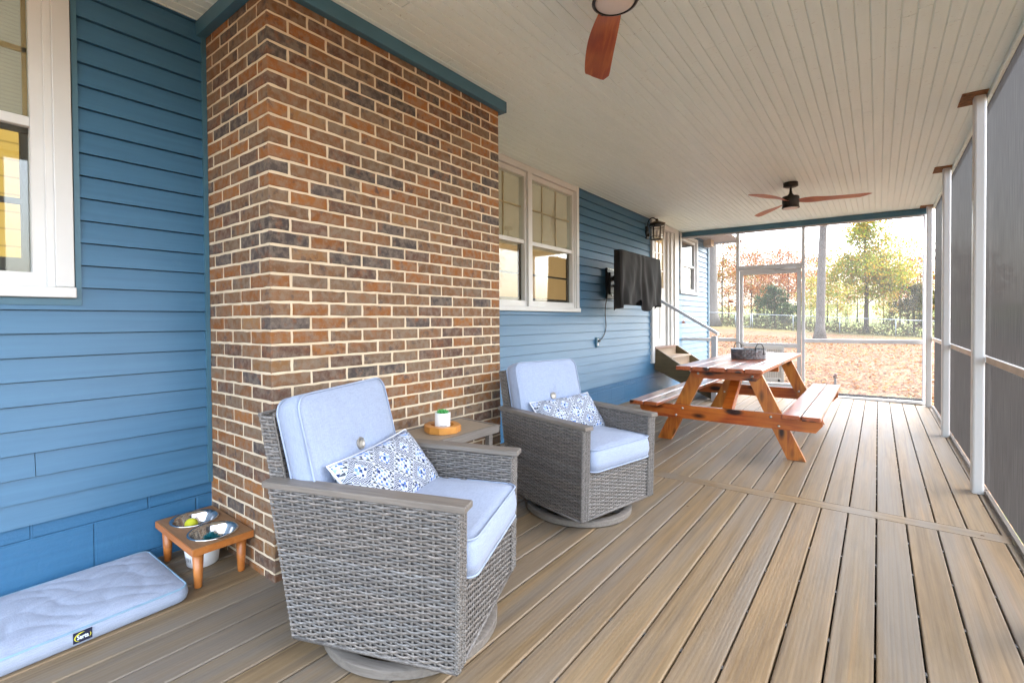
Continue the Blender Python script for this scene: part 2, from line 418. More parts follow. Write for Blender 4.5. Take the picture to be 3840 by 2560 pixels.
# ------------------------------------------------------------------ world & light
w = bpy.data.worlds.new('World'); sc.world = w; w.use_nodes = True
nt = w.node_tree; bg = nt.nodes['Background']
sky = nt.nodes.new('ShaderNodeTexSky'); sky.sky_type = 'NISHITA'; sky.sun_disc = False
sky.sun_elevation = R(60); sky.sun_rotation = R(35); sky.dust_density = 4; sky.air_density = 1.2; sky.altitude = 100
hs = nt.nodes.new('ShaderNodeHueSaturation'); hs.inputs['Saturation'].default_value = .62; hs.inputs['Value'].default_value = 1.0
nt.links.new(sky.outputs[0], hs.inputs['Color']); nt.links.new(hs.outputs[0], bg.inputs[0]); bg.inputs[1].default_value = .15
sl = bpy.data.lights.new('sun', 'SUN'); sl.energy = .6; sl.angle = R(30); sl.color = (1, .98, .95)
so = bpy.data.objects.new('sun', sl); COL.objects.link(so)
sdir = Vector((math.sin(R(35))*math.cos(R(60)), math.cos(R(35))*math.cos(R(60)), math.sin(R(60))))
so.rotation_euler = sdir.to_track_quat('Z', 'Y').to_euler(); so.location = (4, 4, 8)
sc.view_settings.view_transform = 'Standard'; sc.view_settings.look = 'None'; sc.view_settings.gamma = 1
sc.view_settings.exposure = 3.95
sc.cycles.max_bounces = 10; sc.cycles.diffuse_bounces = 6; sc.cycles.transparent_max_bounces = 24
sc.cycles.use_denoising = True

# ------------------------------------------------------------------ deck
WX = -2.958; CZ = 2.944; Y0, Y1 = -1.35, 9.42; XR = .645
mb = MB()
def xb(y): return 3.935 + .10*(y+.4)           # crossboard centre line as a function of x
gaps = []
g = .144 + .1495*3
while g > WX-.2: gaps.append(g); g -= .1495
gaps = sorted(gaps)
edges = [WX-.13] + gaps + [XR]
for a, b in zip(edges[:-1], edges[1:]):
    if b-a < .02: continue
    for far in (0, 1):
        x0, x1 = a+.0035, b-.0035
        k = random.uniform(.86, 1.08); wm = random.uniform(-.05, .05)
        col = (k*(1+wm), k, k*(1-wm))
        ya = Y0 if not far else 4.02+.08*(a-.6)+.055; yb = 4.02+.08*(a-.6)-.085 if not far else Y1+.075*(a-.6)+.05
        ya2 = Y0 if not far else 4.02+.08*(b-.6)+.055; yb2 = 4.02+.08*(b-.6)-.085 if not far else Y1+.075*(b-.6)+.05
        # profile with eased edges
        prof = [(x0, -.028), (x0, -.005), (x0+.0035, -.0008), (x0+.007, 0), (x1-.007, 0), (x1-.0035, -.0008), (x1, -.005), (x1, -.028)]
        n = len(prof)
        vs = []
        for (px, dz) in prof:
            tt = (px-a)/(b-a); vs.append((px, ya+(ya2-ya)*tt, fz(px)+dz))
        for (px, dz) in prof:
            tt = (px-a)/(b-a); vs.append((px, yb+(yb2-yb)*tt, fz(px)+dz))
        fs = [tuple(range(n)), tuple(range(n, 2*n))[::-1]] + [(i, i+n, (i+1) % n+n, (i+1) % n) for i in range(n)]
        mb.add(vs, fs, col)
deck = struct(mb.build('deck', M['deck']))
mb = MB()
ya, yb = 4.02, 4.02-.08*3.6
mb.add([(.63, 4.02-.08, fz(.63)-.03), (.63, 4.02+.05, fz(.63)-.03), (WX, 4.02+.08*(WX-.6)+.05, fz(WX)-.03), (WX, 4.02+.08*(WX-.6)-.08, fz(WX)-.03),
        (.63, 4.02-.08, fz(.63)+.001), (.63, 4.02+.05, fz(.63)+.001), (WX, 4.02+.08*(WX-.6)+.05, fz(WX)+.001), (WX, 4.02+.08*(WX-.6)-.08, fz(WX)+.001)],
       [(0,3,2,1),(4,5,6,7),(0,1,5,4),(1,2,6,5),(2,3,7,6),(3,0,4,7)], (1, .98, .95))
struct(mb.build('deck_cross_board', M['deckx']))
mb = MB()
for yy in [Y0+.2+.43*i for i in range(28)]:
    for g in gaps: mb.box(g-.0032, g+.0032, yy, yy+.022, fz(g)-.012, fz(g)-.006)
struct(mb.build('deck_clips', simple('dark_clip', (.10, .10, .10), .5, .5, .4)))
mb = MB()
mb.add([(WX-.1, Y0, fz(WX)-.2), (XR, Y0, -.2), (XR, Y1+.05, -.2), (WX-.1, Y1-.2, fz(WX)-.2)], [(0,1,2,3)])  # near-black sheet, shade below the board gaps put into its colour
mb.box(XR-.03, XR, Y0, Y1, -.5, -.03)
mb.box(WX, XR-.03, Y1-.03, Y1, -.5, -.05)
for yy in [Y0+.2+.43*i for i in range(28)]: mb.box(WX, XR-.04, yy-.01, yy+.03, -.16, -.032+0)
struct(mb.build('deck_frame', M['dark']))

# ------------------------------------------------------------------ ground with leaves
def gz(x, y):
    t_ = (y-9.4)/31.5
    if t_ < 0: return -.5
    if t_ <= 1: return -.5 + t_*(.66-.055*max(-16, min(16, x)))
    e = -.5 + (.66-.055*max(-16, min(16, x)))
    return e + (y-40.9)*.030 + .12*noise.noise((x*.05, y*.05, 0))
mb = MB(); NX, NY = 70, 90
xs = [-260 + 520*i/NX for i in range(NX+1)]
xs = sorted([math.copysign(abs(u)**2.2, u)*300 for u in [(-1+2*i/NX) for i in range(NX+1)]])
ys = [-40 + 8*i for i in range(6)] + [9.4-1.4+0*i for i in ()] + [5+ (i/60)**2.2*330 for i in range(61)]
ys = sorted(set(ys))
vs = [(x, y, gz(x, y) + (.03*noise.noise((x*.6, y*.6, 3)) if y > 9 else 0)) for y in ys for x in xs]
W_ = len(xs)
fs = [(j*W_+i, j*W_+i+1, (j+1)*W_+i+1, (j+1)*W_+i) for j in range(len(ys)-1) for i in range(W_-1)]
mb.add(vs, fs, None, True)
t = NT('leafy_ground'); v = t.mapping()
vo = t.n.new('ShaderNodeTexVoronoi'); t.l.new(t.mapping((1, 1, 1)), vo.inputs['Vector']); vo.inputs['Scale'].default_value = 11
lc = t.ramp(vo.outputs['Color'], [(0, (.125, .046, .015)), (.3, (.165, .078, .033)), (.5, (.09, .033, .013)), (.7, (.175, .105, .05)), (.9, (.06, .03, .012))], 'CONSTANT')
dk = t.ramp(vo.outputs['Distance'], [(.35, 0), (.75, .8)])
lc = t.mix(dk, lc, (.03, .018, .008))
gr = t.ramp(t.noise(v, 40, 4), [(.3, (.035, .055, .010)), (.7, (.075, .10, .022))])
gm = t.noise(t.mapping(loc=(2, 7, 0)), .42, 6, .68)
sepg = t.n.new('ShaderNodeSeparateXYZ'); t.l.new(t.tc.outputs['Object'], sepg.inputs[0])
far_ = t.n.new('ShaderNodeMapRange'); t.l.new(sepg.outputs[1], far_.inputs[0]); far_.inputs[1].default_value = 38; far_.inputs[2].default_value = 46
near_ = t.n.new('ShaderNodeMapRange'); t.l.new(sepg.outputs[1], near_.inputs[0]); near_.inputs[1].default_value = 18; near_.inputs[2].default_value = 11
col = t.mix(t.math('MULTIPLY', t.ramp(gm, [(.54, 0), (.62, 1)]), t.math('ADD', t.math('MULTIPLY', near_.outputs[0], .75), .15)), lc, gr)
fieldc = t.ramp(t.noise(v, .25, 4), [(.3, (.095, .14, .028)), (.7, (.145, .155, .045))])
col = t.mix(far_.outputs[0], col, fieldc)
t.bump(vo.outputs['Distance'], .6, .02)
M['ground'] = t.fin(col, .8, .15)
struct(mb.build('ground', M['ground'], recalc=False))

# scattered fallen leaves (uncountable)
LEAFC = [tuple(q*.38 for q in c) for c in [(.50, .20, .05), (.62, .33, .12), (.38, .13, .03), (.64, .42, .20), (.55, .26, .07), (.30, .11, .035)]]
mb = MB()
for i in range(15000):
    y = 9.7 + (random.random()**1.7)*24
    x = random.uniform(-3.0-.28*(y-9), 2.0+.12*(y-9))
    if y < 22 and noise.noise((x*.45, y*.30, 1.5)) > .22 and random.random() < .85: continue
    z = gz(x, y) + .02 + random.random()*.025
    s_ = random.uniform(.035, .062)*(1+.02*(y-9)); a = random.uniform(0, 2*PI); tl = random.uniform(-.5, .5); tl2 = random.uniform(-.5, .5)
    ca, sa = math.cos(a), math.sin(a); c = random.choice(LEAFC)
    pts = [(-1, -.1), (-.35, -.55), (.3, -.45), (1, 0), (.35, .5), (-.3, .6)]
    vs = [(x+s_*(p*ca-q*sa), y+s_*(p*sa+q*ca), z+s_*(p*tl+q*tl2)+.3*s_*abs(q)) for p, q in pts]
    mb.add(vs, [(0, 1, 2, 3, 4, 5)], c)
def leaf_mat(name, rough=.6, transl=.5):
    t = NT(name); col = t.attr()
    t.fin(col, rough, .3)
    tl = t.n.new('ShaderNodeBsdfTranslucent'); t.l.new(col, tl.inputs[0])
    mx = t.n.new('ShaderNodeMixShader'); mx.inputs[0].default_value = transl
    t.l.new(t.b.outputs[0], mx.inputs[1]); t.l.new(tl.outputs[0], mx.inputs[2]); t.l.new(mx.outputs[0], t.out.inputs[0])
    return t.m
M['leaf'] = leaf_mat('autumn_leaf')
lv = mb.build('fallen_leaves', M['leaf'], recalc=False); struct(lv, 'stuff')
tag(lv, 'orange and tan fallen leaves covering the back yard', 'leaves')

# ------------------------------------------------------------------ house
house = thing('house', 'blue lap sided house with a brick chimney and white windows', 'house')
mb = MB()
LB, LH = .43, .1045
holes = [(-1.0, .562, 1.418, 3.1), (3.16, 5.25, 1.43, 3.1), (7.66, 8.93, .6, 3.1), (9.08, 10.19, 1.80, 2.95)]
def lap_wall(ya, yb, z0=LB, z1=3.02):
    k = 0
    while z0 + k*LH < z1:
        zb = z0+k*LH; zt = zb+LH
        cuts = {zb, zt}
        for h in holes:
            for q in (h[2], h[3]):
                if zb < q < zt: cuts.add(q)
        cuts = sorted(cuts)
        for q0, q1 in zip(cuts[:-1], cuts[1:]):
            iv = [(ya, yb)]
            for h in holes:
                if h[2] < (q0+q1)/2 < h[3]:
                    nv = []
                    for (p0, p1) in iv:
                        if h[1] <= p0 or h[0] >= p1: nv.append((p0, p1)); continue
                        if h[0] > p0: nv.append((p0, h[0]))
                        if h[1] < p1: nv.append((h[1], p1))
                    iv = nv
            if abs(q1-zt) < 1e-6: q1 = zt-.0042
            xa = WX + .017*(1-(q0-zb)/LH); xb_ = WX + .017*(1-(q1-zb)/LH) 
            if (q0 == zb) and iv and random.random() < .5:
                (p0, p1) = iv[-1]
                if p1-p0 > 1.2: jy = random.uniform(p0+.4, p1-.4); iv[-1:] = [(p0, jy-.0012), (jy+.0012, p1)]
            for (p0, p1) in iv:
                vs = [(WX-.12, p0, q0), (xa, p0, q0), (xa, p1, q0), (WX-.12, p1, q0), (WX-.12, p0, q1), (xb_, p0, q1), (xb_, p1, q1), (WX-.12, p1, q1)]
                mb.add(vs, [(0,3,2,1),(4,5,6,7),(0,1,5,4),(1,2,6,5),(2,3,7,6),(3,0,4,7)])
        k += 1
backv = []
lap_wall(Y0, 1.135); lap_wall(2.80, 10.95)
for (p0, p1, q0, q1) in ((Y0, 1.135, LB+.01, 1.42), (Y0, -1.0, 1.42, 3.02), (.57, 1.135, 1.42, 3.02), (2.80, 7.66, LB+.01, 1.43), (2.80, 3.16, 1.43, 3.02), (5.25, 7.66, 1.43, 3.02), (8.93, 10.95, LB+.25, 1.80), (10.19, 10.95, 1.8, 3.02), (8.93, 9.08, 1.8, 3.02)):
    mb.box(WX-.06, WX-.014, p0+.002, p1-.002, q0, q1)
mb.build('siding', M['blue'], house)
mb = MB(); mb.box(WX-.14, WX-.006, Y0, 7.75, -.6, LB-.002); mb.box(WX-.14, WX-.006, 7.75, 10.95, -.6, .62)
mb.build('foundation', M['block'], house)
mb = MB()   # trims
mb.box(WX, WX+.022, 1.092, 1.114, LB, 2.9); mb.build('corner_trim', M['trimblue'], house); mb = MB()
mb.box(WX-.02, WX+.03, 10.93, 11.0, .3, 3.0)         # wing corner board
mb.build('corner_trim', M['trimblue'], house)
mb = MB(); mb.box(-7.2, WX-.13, Y0, Y0+.1, -.5, 3.2); mb.box(-7.2, WX-.125, 10.85, 10.95, -.5, 3.2); mb.box(-7.3, -7.2, Y0, 10.95, -.5, 3.2)
mb.build('outer_wall', M['blue'], house)
# roof over porch and house (seen as soffit past the porch)
mb = MB(); mb.box(-7.3, .75, Y0-.1, 9.62, 3.06, 3.22); mb.box(-7.3, -2.3, 9.62, 11.25, 3.04, 3.2)
mb.build('roof', M['dark'], house)
mb = MB(); mb.box(WX-.1, -2.32, 9.60, 11.2, 3.0, 3.035); 
for i in range(12): mb.box(WX-.08, -2.36, 9.66+i*.13, 9.664+i*.13, 2.994, 3.0)
mb.box(-2.34, -2.28, 9.60, 11.24, 2.96, 3.10); mb.box(WX-.1, -2.34, 11.19, 11.24, 2.96, 3.10)
mb.build('soffit', M['white'], house)
mb = MB(); mb.box(WX-.02, WX+.16, 10.62, 10.86, 2.86, 2.995); mb.build('corbel_block', M['peach'], house)

# ---- chimney
ch = MB()
BX, BY0, BY1 = -2.262, 1.115, 2.834
CO = .0677; z00 = .117
mort = MB(); mort.box(WX-.1, BX-.0028, BY0+.0028, BY1-.0028, -.05, 2.95)
mo = mort.build('brick_chimney', M['mortar'], house)
PAL = [((.135, .066, .028), 30), ((.135, .082, .046), 26), ((.19, .070, .016), 18), ((.21, .080, .018), 9), ((.052, .040, .036), 13), ((.085, .042, .026), 12), ((.19, .095, .035), 3)]
def pick():
    r_ = random.uniform(0, sum(w for _, w in PAL))
    for c, w_ in PAL:
        r_ -= w_
        if r_ <= 0: break
    k = random.uniform(.95, 1.35)
    return tuple(q*k for q in c)
def brick(p0, p1, z0, z1, face, col):
    """p along wall. face: 'F' on x=BX, 'S' on y=BY0 ; built as small chamfered slab with ragged edge"""
    j = lambda: random.uniform(-.0021, .0019)
    n = 5; out = []
    # outline with intermediate points for irregular edges
    pts = []
    m = 5 if p1-p0 > .12 else 3
    for i in range(m): pts.append((p0+(p1-p0)*i/m, z0+j()))
    for i in range(2): pts.append((p1+j(), z0+(z1-z0)*i/2))
    for i in range(m): pts.append((p1-(p1-p0)*i/m, z1+j()))
    for i in range(2): pts.append((p0+j(), z1-(z1-z0)*i/2))
    cx = (p0+p1)/2; cz = (z0+z1)/2; N = len(pts)
    bulge = random.uniform(-.0015, .001)
    def P(a, b, h):
        return (BX+h, a, b) if face == 'F' else (a, BY0-h, b)
    vs = [P(a, b, -.01) for a, b in pts] + [P(a, b, -.0022+bulge) for a, b in pts]
    vs += [P(cx+(a-cx)*(1-.0055/(p1-p0)*2), cz+(b-cz)*(1-.0045/(z1-z0)*2), .0012+bulge) for a, b in pts]
    fs = []
    for r_ in range(2):
        for i in range(N): fs.append((r_*N+i, r_*N+(i+1) % N, (r_+1)*N+(i+1) % N, (r_+1)*N+i))
    fs.append(tuple(2*N+i for i in range(N)))
    ch.add(vs, fs, col)
random.seed(21)
L, G = .2025, .0120
for k in range(-1, 42):
    zt = (41-k)*CO + z00 - CO; zb = zt - CO     # course between mortar k and k+1 (from top)
    z0 = zb+.0056; z1 = zt-.0056
    if z1 < .05: continue
    odd = k % 2
    cc = pick()
    # front: odd starts with header, side then with stretcher
    p = BY0; first = True
    while p < BY1-.02:
        ln = (L/2 if odd else L) if first else L
        q = min(p+ln, BY1)
        col = cc if first else pick()
        a_ = p if first else p+G/2; b_ = q if q >= BY1-.001 else q-G/2
        if b_-a_ > .02: brick(a_, b_, z0, z1, 'F', col)
        p = q; first = False
    p = BX; first = True
    while p > WX+.02:
        ln = (L if odd else L/2) if first else L
        q = max(p-ln, WX)
        col = cc if first else pick()
        a_ = q+G/2 if q > WX+.001 else q; b_ = p if first else p-G/2
        if b_-a_ > .015: brick(a_, b_, z0, z1, 'S', col)
        p = q; first = False
ch.build('brick_faces', M['brick'], mo, recalc=True)
mb = MB(); TB = 2.862
mb.box(WX+.002, BX+.045, BY0-.045, BY0-.002, TB, CZ-.002, b=.002); mb.box(BX+.002, BX+.045, BY0-.0015, BY1+.045, TB, CZ-.002, b=.002); mb.box(WX+.002, BX+.0015, BY1+.002, BY1+.045, TB, CZ-.002, b=.002)
mb.build('chimney_frieze', M['trimblue'], mo)

# ---- windows
def room(name, y0, y1, z0, z1, mat, parent, depth=1.5, extra=None):
    mb = MB(); x1 = WX-.13; x0 = x1-depth
    vs = [(x0,y0,z0),(x1,y0,z0),(x1,y1,z0),(x0,y1,z0),(x0,y0,z1),(x1,y0,z1),(x1,y1,z1),(x0,y1,z1)]
    mb.add(vs, [(0,1,2,3),(4,5,6,7),(0,1,5,4),(2,3,7,6),(3,0,4,7)])
    return mb.build(name, mat, parent)
def sash_window(ya, yb, zs, zt, mid, cols, wallmat, sillw=.02, blue=False, mull=None, upper='screen', open_top=False, grid=(3, 2), rail_h=.042):
    """ya..yb outer casing, zs sill bottom, zt top, mid = meeting rail z, cols = list of (glass y0, y1)"""
    mb = MB(); cx0, cx1 = WX-.10, WX+.028
    gy0 = cols[0][0]; gy1 = cols[-1][1]
    cw = .062
    mb.box(cx0, cx1, ya, ya+cw, zs+.05, zt, b=.002); mb.box(cx0, cx1, yb-cw, yb, zs+.05, zt, b=.002)
    mb.box(cx0, cx1-.001, ya+cw, yb-cw, zt-.065, zt, b=.002)
    mb.box(cx0, cx1+.016, ya-sillw, yb+sillw*.2, zs, zs+.048, b=.003)
    win = mb.build('window', M['white'], house)
    # frame between casing and glass (stepped)
    mb = MB()
    segs = []
    prev = ya+cw
    for (g0, g1) in cols:
        if g0-prev > .004: segs.append((prev, g0))
        prev = g1
    segs.append((prev, yb-cw))
    zg0 = zs+.11; zg1 = zt-.115
    for i, (a, b) in enumerate(segs):
        wd = b-a
        mb.box(cx0+.01, WX-.004, a, b, zs+.05, zt-.066)
        if wd > .035:
            if i == 0: mb.box(WX-.004, WX+.012, a, a+wd*.38, zs+.05, zt-.066, b=.001)
            elif i == len(segs)-1: mb.box(WX-.004, WX+.012, b-wd*.38, b, zs+.05, zt-.066, b=.001)
            else: mb.box(WX-.004, cx1-.002, a+wd*.22, b-wd*.22, zs+.05, zt-.066, b=.002)
    for (g0, g1) in cols:
        mb.box(cx0+.012, WX-.006, g0, g1, zs+.05, zg0); mb.box(cx0+.012, WX-.006, g0, g1, zg1, zt-.066)
        mb.box(cx0+.012, WX-.002, g0, g1, zs+.05, zs+.075)
        mb.box(cx0+.02, WX-.012, g0, g1, mid-rail_h/2, mid+rail_h/2, b=.002)
    mb.build('sash', M['vinyl'], win)
    for (g0, g1) in cols:
        mb = MB(); mb.box(WX-.046, WX-.042, g0, g1, zg0, mid-rail_h/2); mb.build('pane', M['glass'], win)
        mb = MB(); mb.box(WX-.030, WX-.026, g0, g1, mid+rail_h/2, zg1); mb.build('pane', M['glass'], win)
    return win, zg0, zg1
M['amber'] = lit('glowing_yellow_room_wall', (.44, .32, .095), .075, 3.0)  # room walls glow themselves, lamplight put into the material
M['amber2'] = lit('glowing_beige_room_wall', (.34, .23, .11), .06, 0)
M['blind'] = simple('window_blind_slats', (.115, .10, .082), .6, var=.1)
M['muntin'] = simple('wood_muntin', (.34, .23, .10), .6)
M['darkwood'] = simple('dark_window_stop', (.022, .013, .007), .6)
win1, a0, a1 = sash_window(-1.0, .55, 1.425, 3.10, 2.196, [(-.86, .418)], M['amber'])
mb = MB(); mb.box(WX-.10, WX+.019, .5545, .575, 1.4237, CZ); mb.box(WX-.10, WX+.019, -1.0, .575, 1.392, 1.4235); mb.build('blue_trim', M['trimblue'], win1)
room('glowing_room', -1.0, .56, 1.42, 3.05, M['amber'], win1, 1.1)
mb = MB()   # blinds in the upper sash
mb.box(WX-.070, WX-.064, -.86, .418, 2.217, 2.985); mb.build('blind', lit('glowing_slatted_blind', (.17, .15, .115), .09, 18), win1)  # blind glows itself, room light behind it put into the material
mb = MB(); mb.box(WX-.056, WX-.048, -.86, .418, 2.505, 2.528); mb.box(WX-.056, WX-.048, .402, .417, 2.22, 2.98); mb.build('muntin', M['muntin'], win1)
mb = MB(); mb.box(WX-.085, WX-.06, .392, .418, 1.535, 2.17); mb.box(WX-.085, WX-.06, -.86, .392, 1.838, 1.862); mb.box(WX-.085, WX-.06, -.86, .392, 1.535, 1.60); mb.box(WX-.058, WX-.047, -.86, .418, 2.150, 2.1745)
mb.build('inner_sash', M['darkwood'], win1)

win2, a0, a1 = sash_window(3.16, 5.25, 1.41, 2.94, 2.14, [(3.26, 4.14), (4.27, 5.135)], M['amber2'])
room('glowing_room', 3.16, 5.25, 1.42, 2.94, M['amber2'], win2, 1.6)
mb = MB()
mb.box(WX-.085, WX-.079, 3.2, 5.2, 2.10, 2.84); mb.build('blind', lit('glowing_tan_blind', (.17, .13, .08), .09, 18), win2)  # this blind also glows itself in place of light from the room
mb = MB()
for g0, g1 in ((3.26, 4.14), (4.27, 5.135)):
    for q in (1/3, 2/3): mb.box(WX-.068, WX-.058, g0+(g1-g0)*q-.009, g0+(g1-g0)*q+.009, 2.165, 2.82)
    mb.box(WX-.0575, WX-.050, g0, g1, 2.505, 2.523)
mb.build('muntin', M['muntin'], win2)
mb = MB()
for g0, g1 in ((3.26, 4.14), (4.27, 5.135)):
    mb.box(WX-.08, WX-.055, g1-.03, g1-.001, 1.52, 2.118); mb.box(WX-.08, WX-.055, g0, g0+.022, 1.52, 2.118); mb.box(WX-.08, WX-.055, g0+.022, g1-.03, 1.52, 1.555)
    mb.box(WX-.08, WX-.055, g0+.022, g1-.03, 1.80, 1.818)
mb.build('inner_sash', M['darkwood'], win2)
mb = MB()
for i in range(2): 
    mb = MB(); g0 = (3.62, 4.80)[i]
    mb.add([(WX-.075, g0, 2.62), (WX-.075, g0+.05, 2.60), (WX-.075, g0+.10, 2.22), (WX-.075, g0-.02, 2.30), (WX-.072, g0-.04, 2.42)], [(0, 1, 2, 3, 4)]); mb.build('curtain_sliver', simple('cream_curtain', (.45, .35, .22), .9), win2)
mb = MB(); mb.lathe([(.0, .10), (.10, .085), (.17, .0), (.165, .0), (.0, .09)], 24, (WX-1.05, 3.85, 1.93)); mb.build('lamp_shade', lit('lit_lamp_glass', (1, .42, .06), .22), win2)
mb = MB(); mb.box(WX-1.0, WX-.75, 3.5, 3.72, 1.42, 1.66); mb.box(WX-.99, WX-.76, 3.53, 3.69, 1.66, 1.67); mb.build('indoor_appliance', M['black'], win2)

win3, a0, a1 = sash_window(9.08, 10.18, 1.80, 2.93, 2.36, [(9.17, 10.03)], M['amber2'])
room('dark_room', 9.08, 10.18, 1.82, 2.92, M['darkwood'], win3, .5)
mb = MB(); mb.box(WX-.052, WX-.048, 9.17, 10.03, 1.915, 2.335); mb.build('window_screen', M['winscreen'], win3)

# ---- door
mb = MB()
mb.box(WX-.10, WX+.045, 7.625, 7.735, .60, CZ-.003, b=.003)
mb.box(WX-.10, WX+.045, 8.72, 8.93, .84, CZ-.003, b=.003); mb.box(WX-.10, WX+.020, 8.60, 8.7195, .84, CZ-.003, b=.002); mb.box(WX-.10, WX-.01, 8.50, 8.5995, .84, CZ-.003)
mb.box(WX-.10, WX+.044, 7.7355, 8.7195, 2.86, CZ-.004, b=.003)
dr = mb.build('door_frame', M['white'], house)
mb = MB(); ys_, ye_ = 7.76, 8.498
mb.box(WX-.085, WX-.045, ys_, ye_, .86, 1.86)
mb.box(WX-.085, WX-.045, ys_, ys_+.10, 1.86, 2.855); mb.box(WX-.085, WX-.045, ye_-.115, ye_, 1.86, 2.855); mb.box(WX-.085, WX-.045, ys_+.10, ye_-.115, 2.75, 2.855)
for q in (1/3, 2/3):
    zc = 1.86+.89*q; mb.box(WX-.075, WX-.05, ys_+.1, ye_-.115, zc-.012, zc+.012)
    yc = ys_+.1+(ye_-.115-ys_-.1)*q; mb.box(WX-.078, WX-.048, yc-.011, yc+.011, 1.86, 2.75)
for (p0, p1) in ((ys_+.09, ys_+.33), (ys_+.41, ye_-.09)):
    mb.box(WX-.045, WX-.036, p0, p1, .98, 1.72, b=.006); mb.box(WX-.036, WX-.030, p0+.04, p1-.04, 1.02, 1.68, b=.004)
dd = mb.build('door', M['vinyl'], house)
mb = MB(); mb.box(WX-.068, WX-.064, ys_+.1, ye_-.115, 1.861, 2.749); mb.build('glass_pane', M['glass'], dd)
mb = MB(); mb.tube([(WX-.045, 7.83, 1.75), (WX+.01, 7.83, 1.75)], .012, 8); mb.lathe([(0, .03), (.028, .02), (.03, 0), (.02, -.012)], 16, M=Matrix.Translation((WX+.01, 7.83, 1.75)) @ Matrix.Rotation(R(90), 4, 'Y')); mb.build('handle', M['steel'], dd)
room('glowing_room', 7.7, 8.6, .86, 2.94, lit('glowing_hall_wall', (.50, .36, .19), .11), dr, 1.4)  # hall walls glow themselves, indoor light put into their colour
mb = MB(); mb.lathe([(.0, .08), (.08, .06), (.10, -.04), (.0, -.06)], 16, (WX-.9, 8.30, 2.50)); mb.build('lamp_shade', lit('lit_hall_lamp', (1, .5, .08), .3), dr)
mb = MB(); mb.box(WX-.10, WX+.06, 7.74, 8.72, .815, .858, b=.003); mb.build('door_sill', simple('wood_sill', (.16, .09, .06), .5), dr)

# ------------------------------------------------------------------ porch
porch = thing('screened_porch', 'screened porch of white posts, dark mesh panels and a blue beam', 'porch')
# ceiling boards
mb = MB(); gz0 = -.377-.0672*40
x = WX-.02; pitch = .0672
cols = []
xs_ = []
q = gz0
while q < XR: 
    if q > WX-.06: xs_.append(q)
    q += pitch
xs_ = [WX-.05] + [q for q in xs_ if q > WX-.03] + [XR+.05]
random.seed(3)
for i, (a, b) in enumerate(zip(xs_[:-1], xs_[1:])):
    if b-a < .01: continue
    ends = [Y0-.1]; y = Y0 + random.uniform(.3, 3)
    while y < 9.3: ends.append(y); y += random.uniform(1.6, 4.2)
    ends.append(9.62)
    if i % 2 and random.random() < .6: pass
    for p0, p1 in zip(ends[:-1], ends[1:]):
        dz = random.uniform(-.0006, .0006); e = .0042 if (i % 2) else .0028
        prof = [(a+.0002, CZ+.012), (a+.0006, CZ+.0045), (a+.0034, CZ+.0042), (a+.0070, CZ+dz), (b-.0018, CZ+dz), (b-.0004, CZ+.004), (b-.0001, CZ+.012)]
        n = len(prof); vs = [(px, p0+.0022, pz) for px, pz in prof] + [(px, p1-.0022, pz) for px, pz in prof]
        mb.add(vs, [tuple(range(n)), tuple(range(n, 2*n))[::-1]] + [(k, k+n, (k+1) % n+n, (k+1) % n) for k in range(n)])
mb.box(WX-.05, XR+.05, Y0-.1, 9.62, CZ+.012, CZ+.05)
mb.build('ceiling', M['ceil'], porch)
mb = MB(); mb.box(XR-.012, XR+.03, Y0, 9.5, CZ-.028, CZ-.001, b=.003); mb.box(WX+.014, WX+.032, 2.89, 3.15, CZ-.02, CZ-.002)
mb.build('ceiling_moulding', M['ceil'], porch)
# right side posts
POSTS = [-1.3, .7, 2.85, 4.97, 7.12, 9.36]
for i, y in enumerate(POSTS):
    x0, x1 = (.560, .628)
    mb = MB(); r_ = .014; hw = .043
    poly = [(x0, y-hw+r_), (x0+r_*.3, y-hw+r_*.3), (x0+r_, y-hw), (x1-r_, y-hw), (x1-r_*.3, y-hw+r_*.3), (x1, y-hw+r_), (x1, y+hw), (x0, y+hw)]
    mb.prism(poly, fz(.6)-.002, CZ-.006); p_ = mb.build('post', M['white'], porch)
    mb = MB(); mb.box(.485, .628, y-.13, y+.15, CZ-.006, CZ-.0012); mb.box(.50, .51, y-.10, y-.09, CZ-.010, CZ-.006); mb.build('bracket_plate', M['rust'], p_)
for a, b in zip(POSTS[:-1], POSTS[1:]):
    mb = MB(); mb.box(.655, .6575, a+.0, b-.0, .03, CZ-.03); mb.build('screen_panel', M['solar'], porch)
    mb = MB(); mb.box(.632, .654, a+.02, b-.02, .975, 1.022, b=.002); rl = mb.build('rail', M['white'], porch)
    mb = MB(); mb.box(.631, .6315, a+.5, b-.045, .977, 1.020); mb.build('bare_strip', M['peach'], rl)
    mb = MB(); mb.box(.630, .654, a+.02, b-.02, 0.0+fz(.64)+.001, .028, b=.002); mb.build('sill_strip', M['armgreyY'], porch)
# end screen wall, skewed slightly
ME = Matrix.Translation((.6, 9.5, 0)) @ Matrix.Rotation(math.atan(.08), 4, 'Z')
def E_(name, boxes, mat, parent=porch, b=.002):
    mb = MB()
    for (x0, x1, z0, z1, y0, y1) in boxes: mb.box((x0-.6)*1.003, (x1-.6)*1.003, y0, y1, z0, z1, b=b)
    return mb.build(name, mat, parent, ME if parent is porch else None)
E_('header_beam', [(-3.06, .57, 2.858, 2.941, -.05, .07)], M['trimblue'])
E_('header_trim', [(-3.04, .56, 2.832, 2.8575, -.02, .05)], M['greywhite'])
E_('post', [(-3.03, -2.985, .02, 2.8315, -.03, .05)], M['greywhite'])
E_('post', [(-2.012, -1.964, .04, 2.8315, -.045, .05)], M['greywhite'])
E_('post', [(-1.018, -.972, .03, 2.8315, -.045, .05)], M['greywhite'])
E_('post', [(.535, .56, .0, 2.8315, -.02, .05)], M['greywhite'])
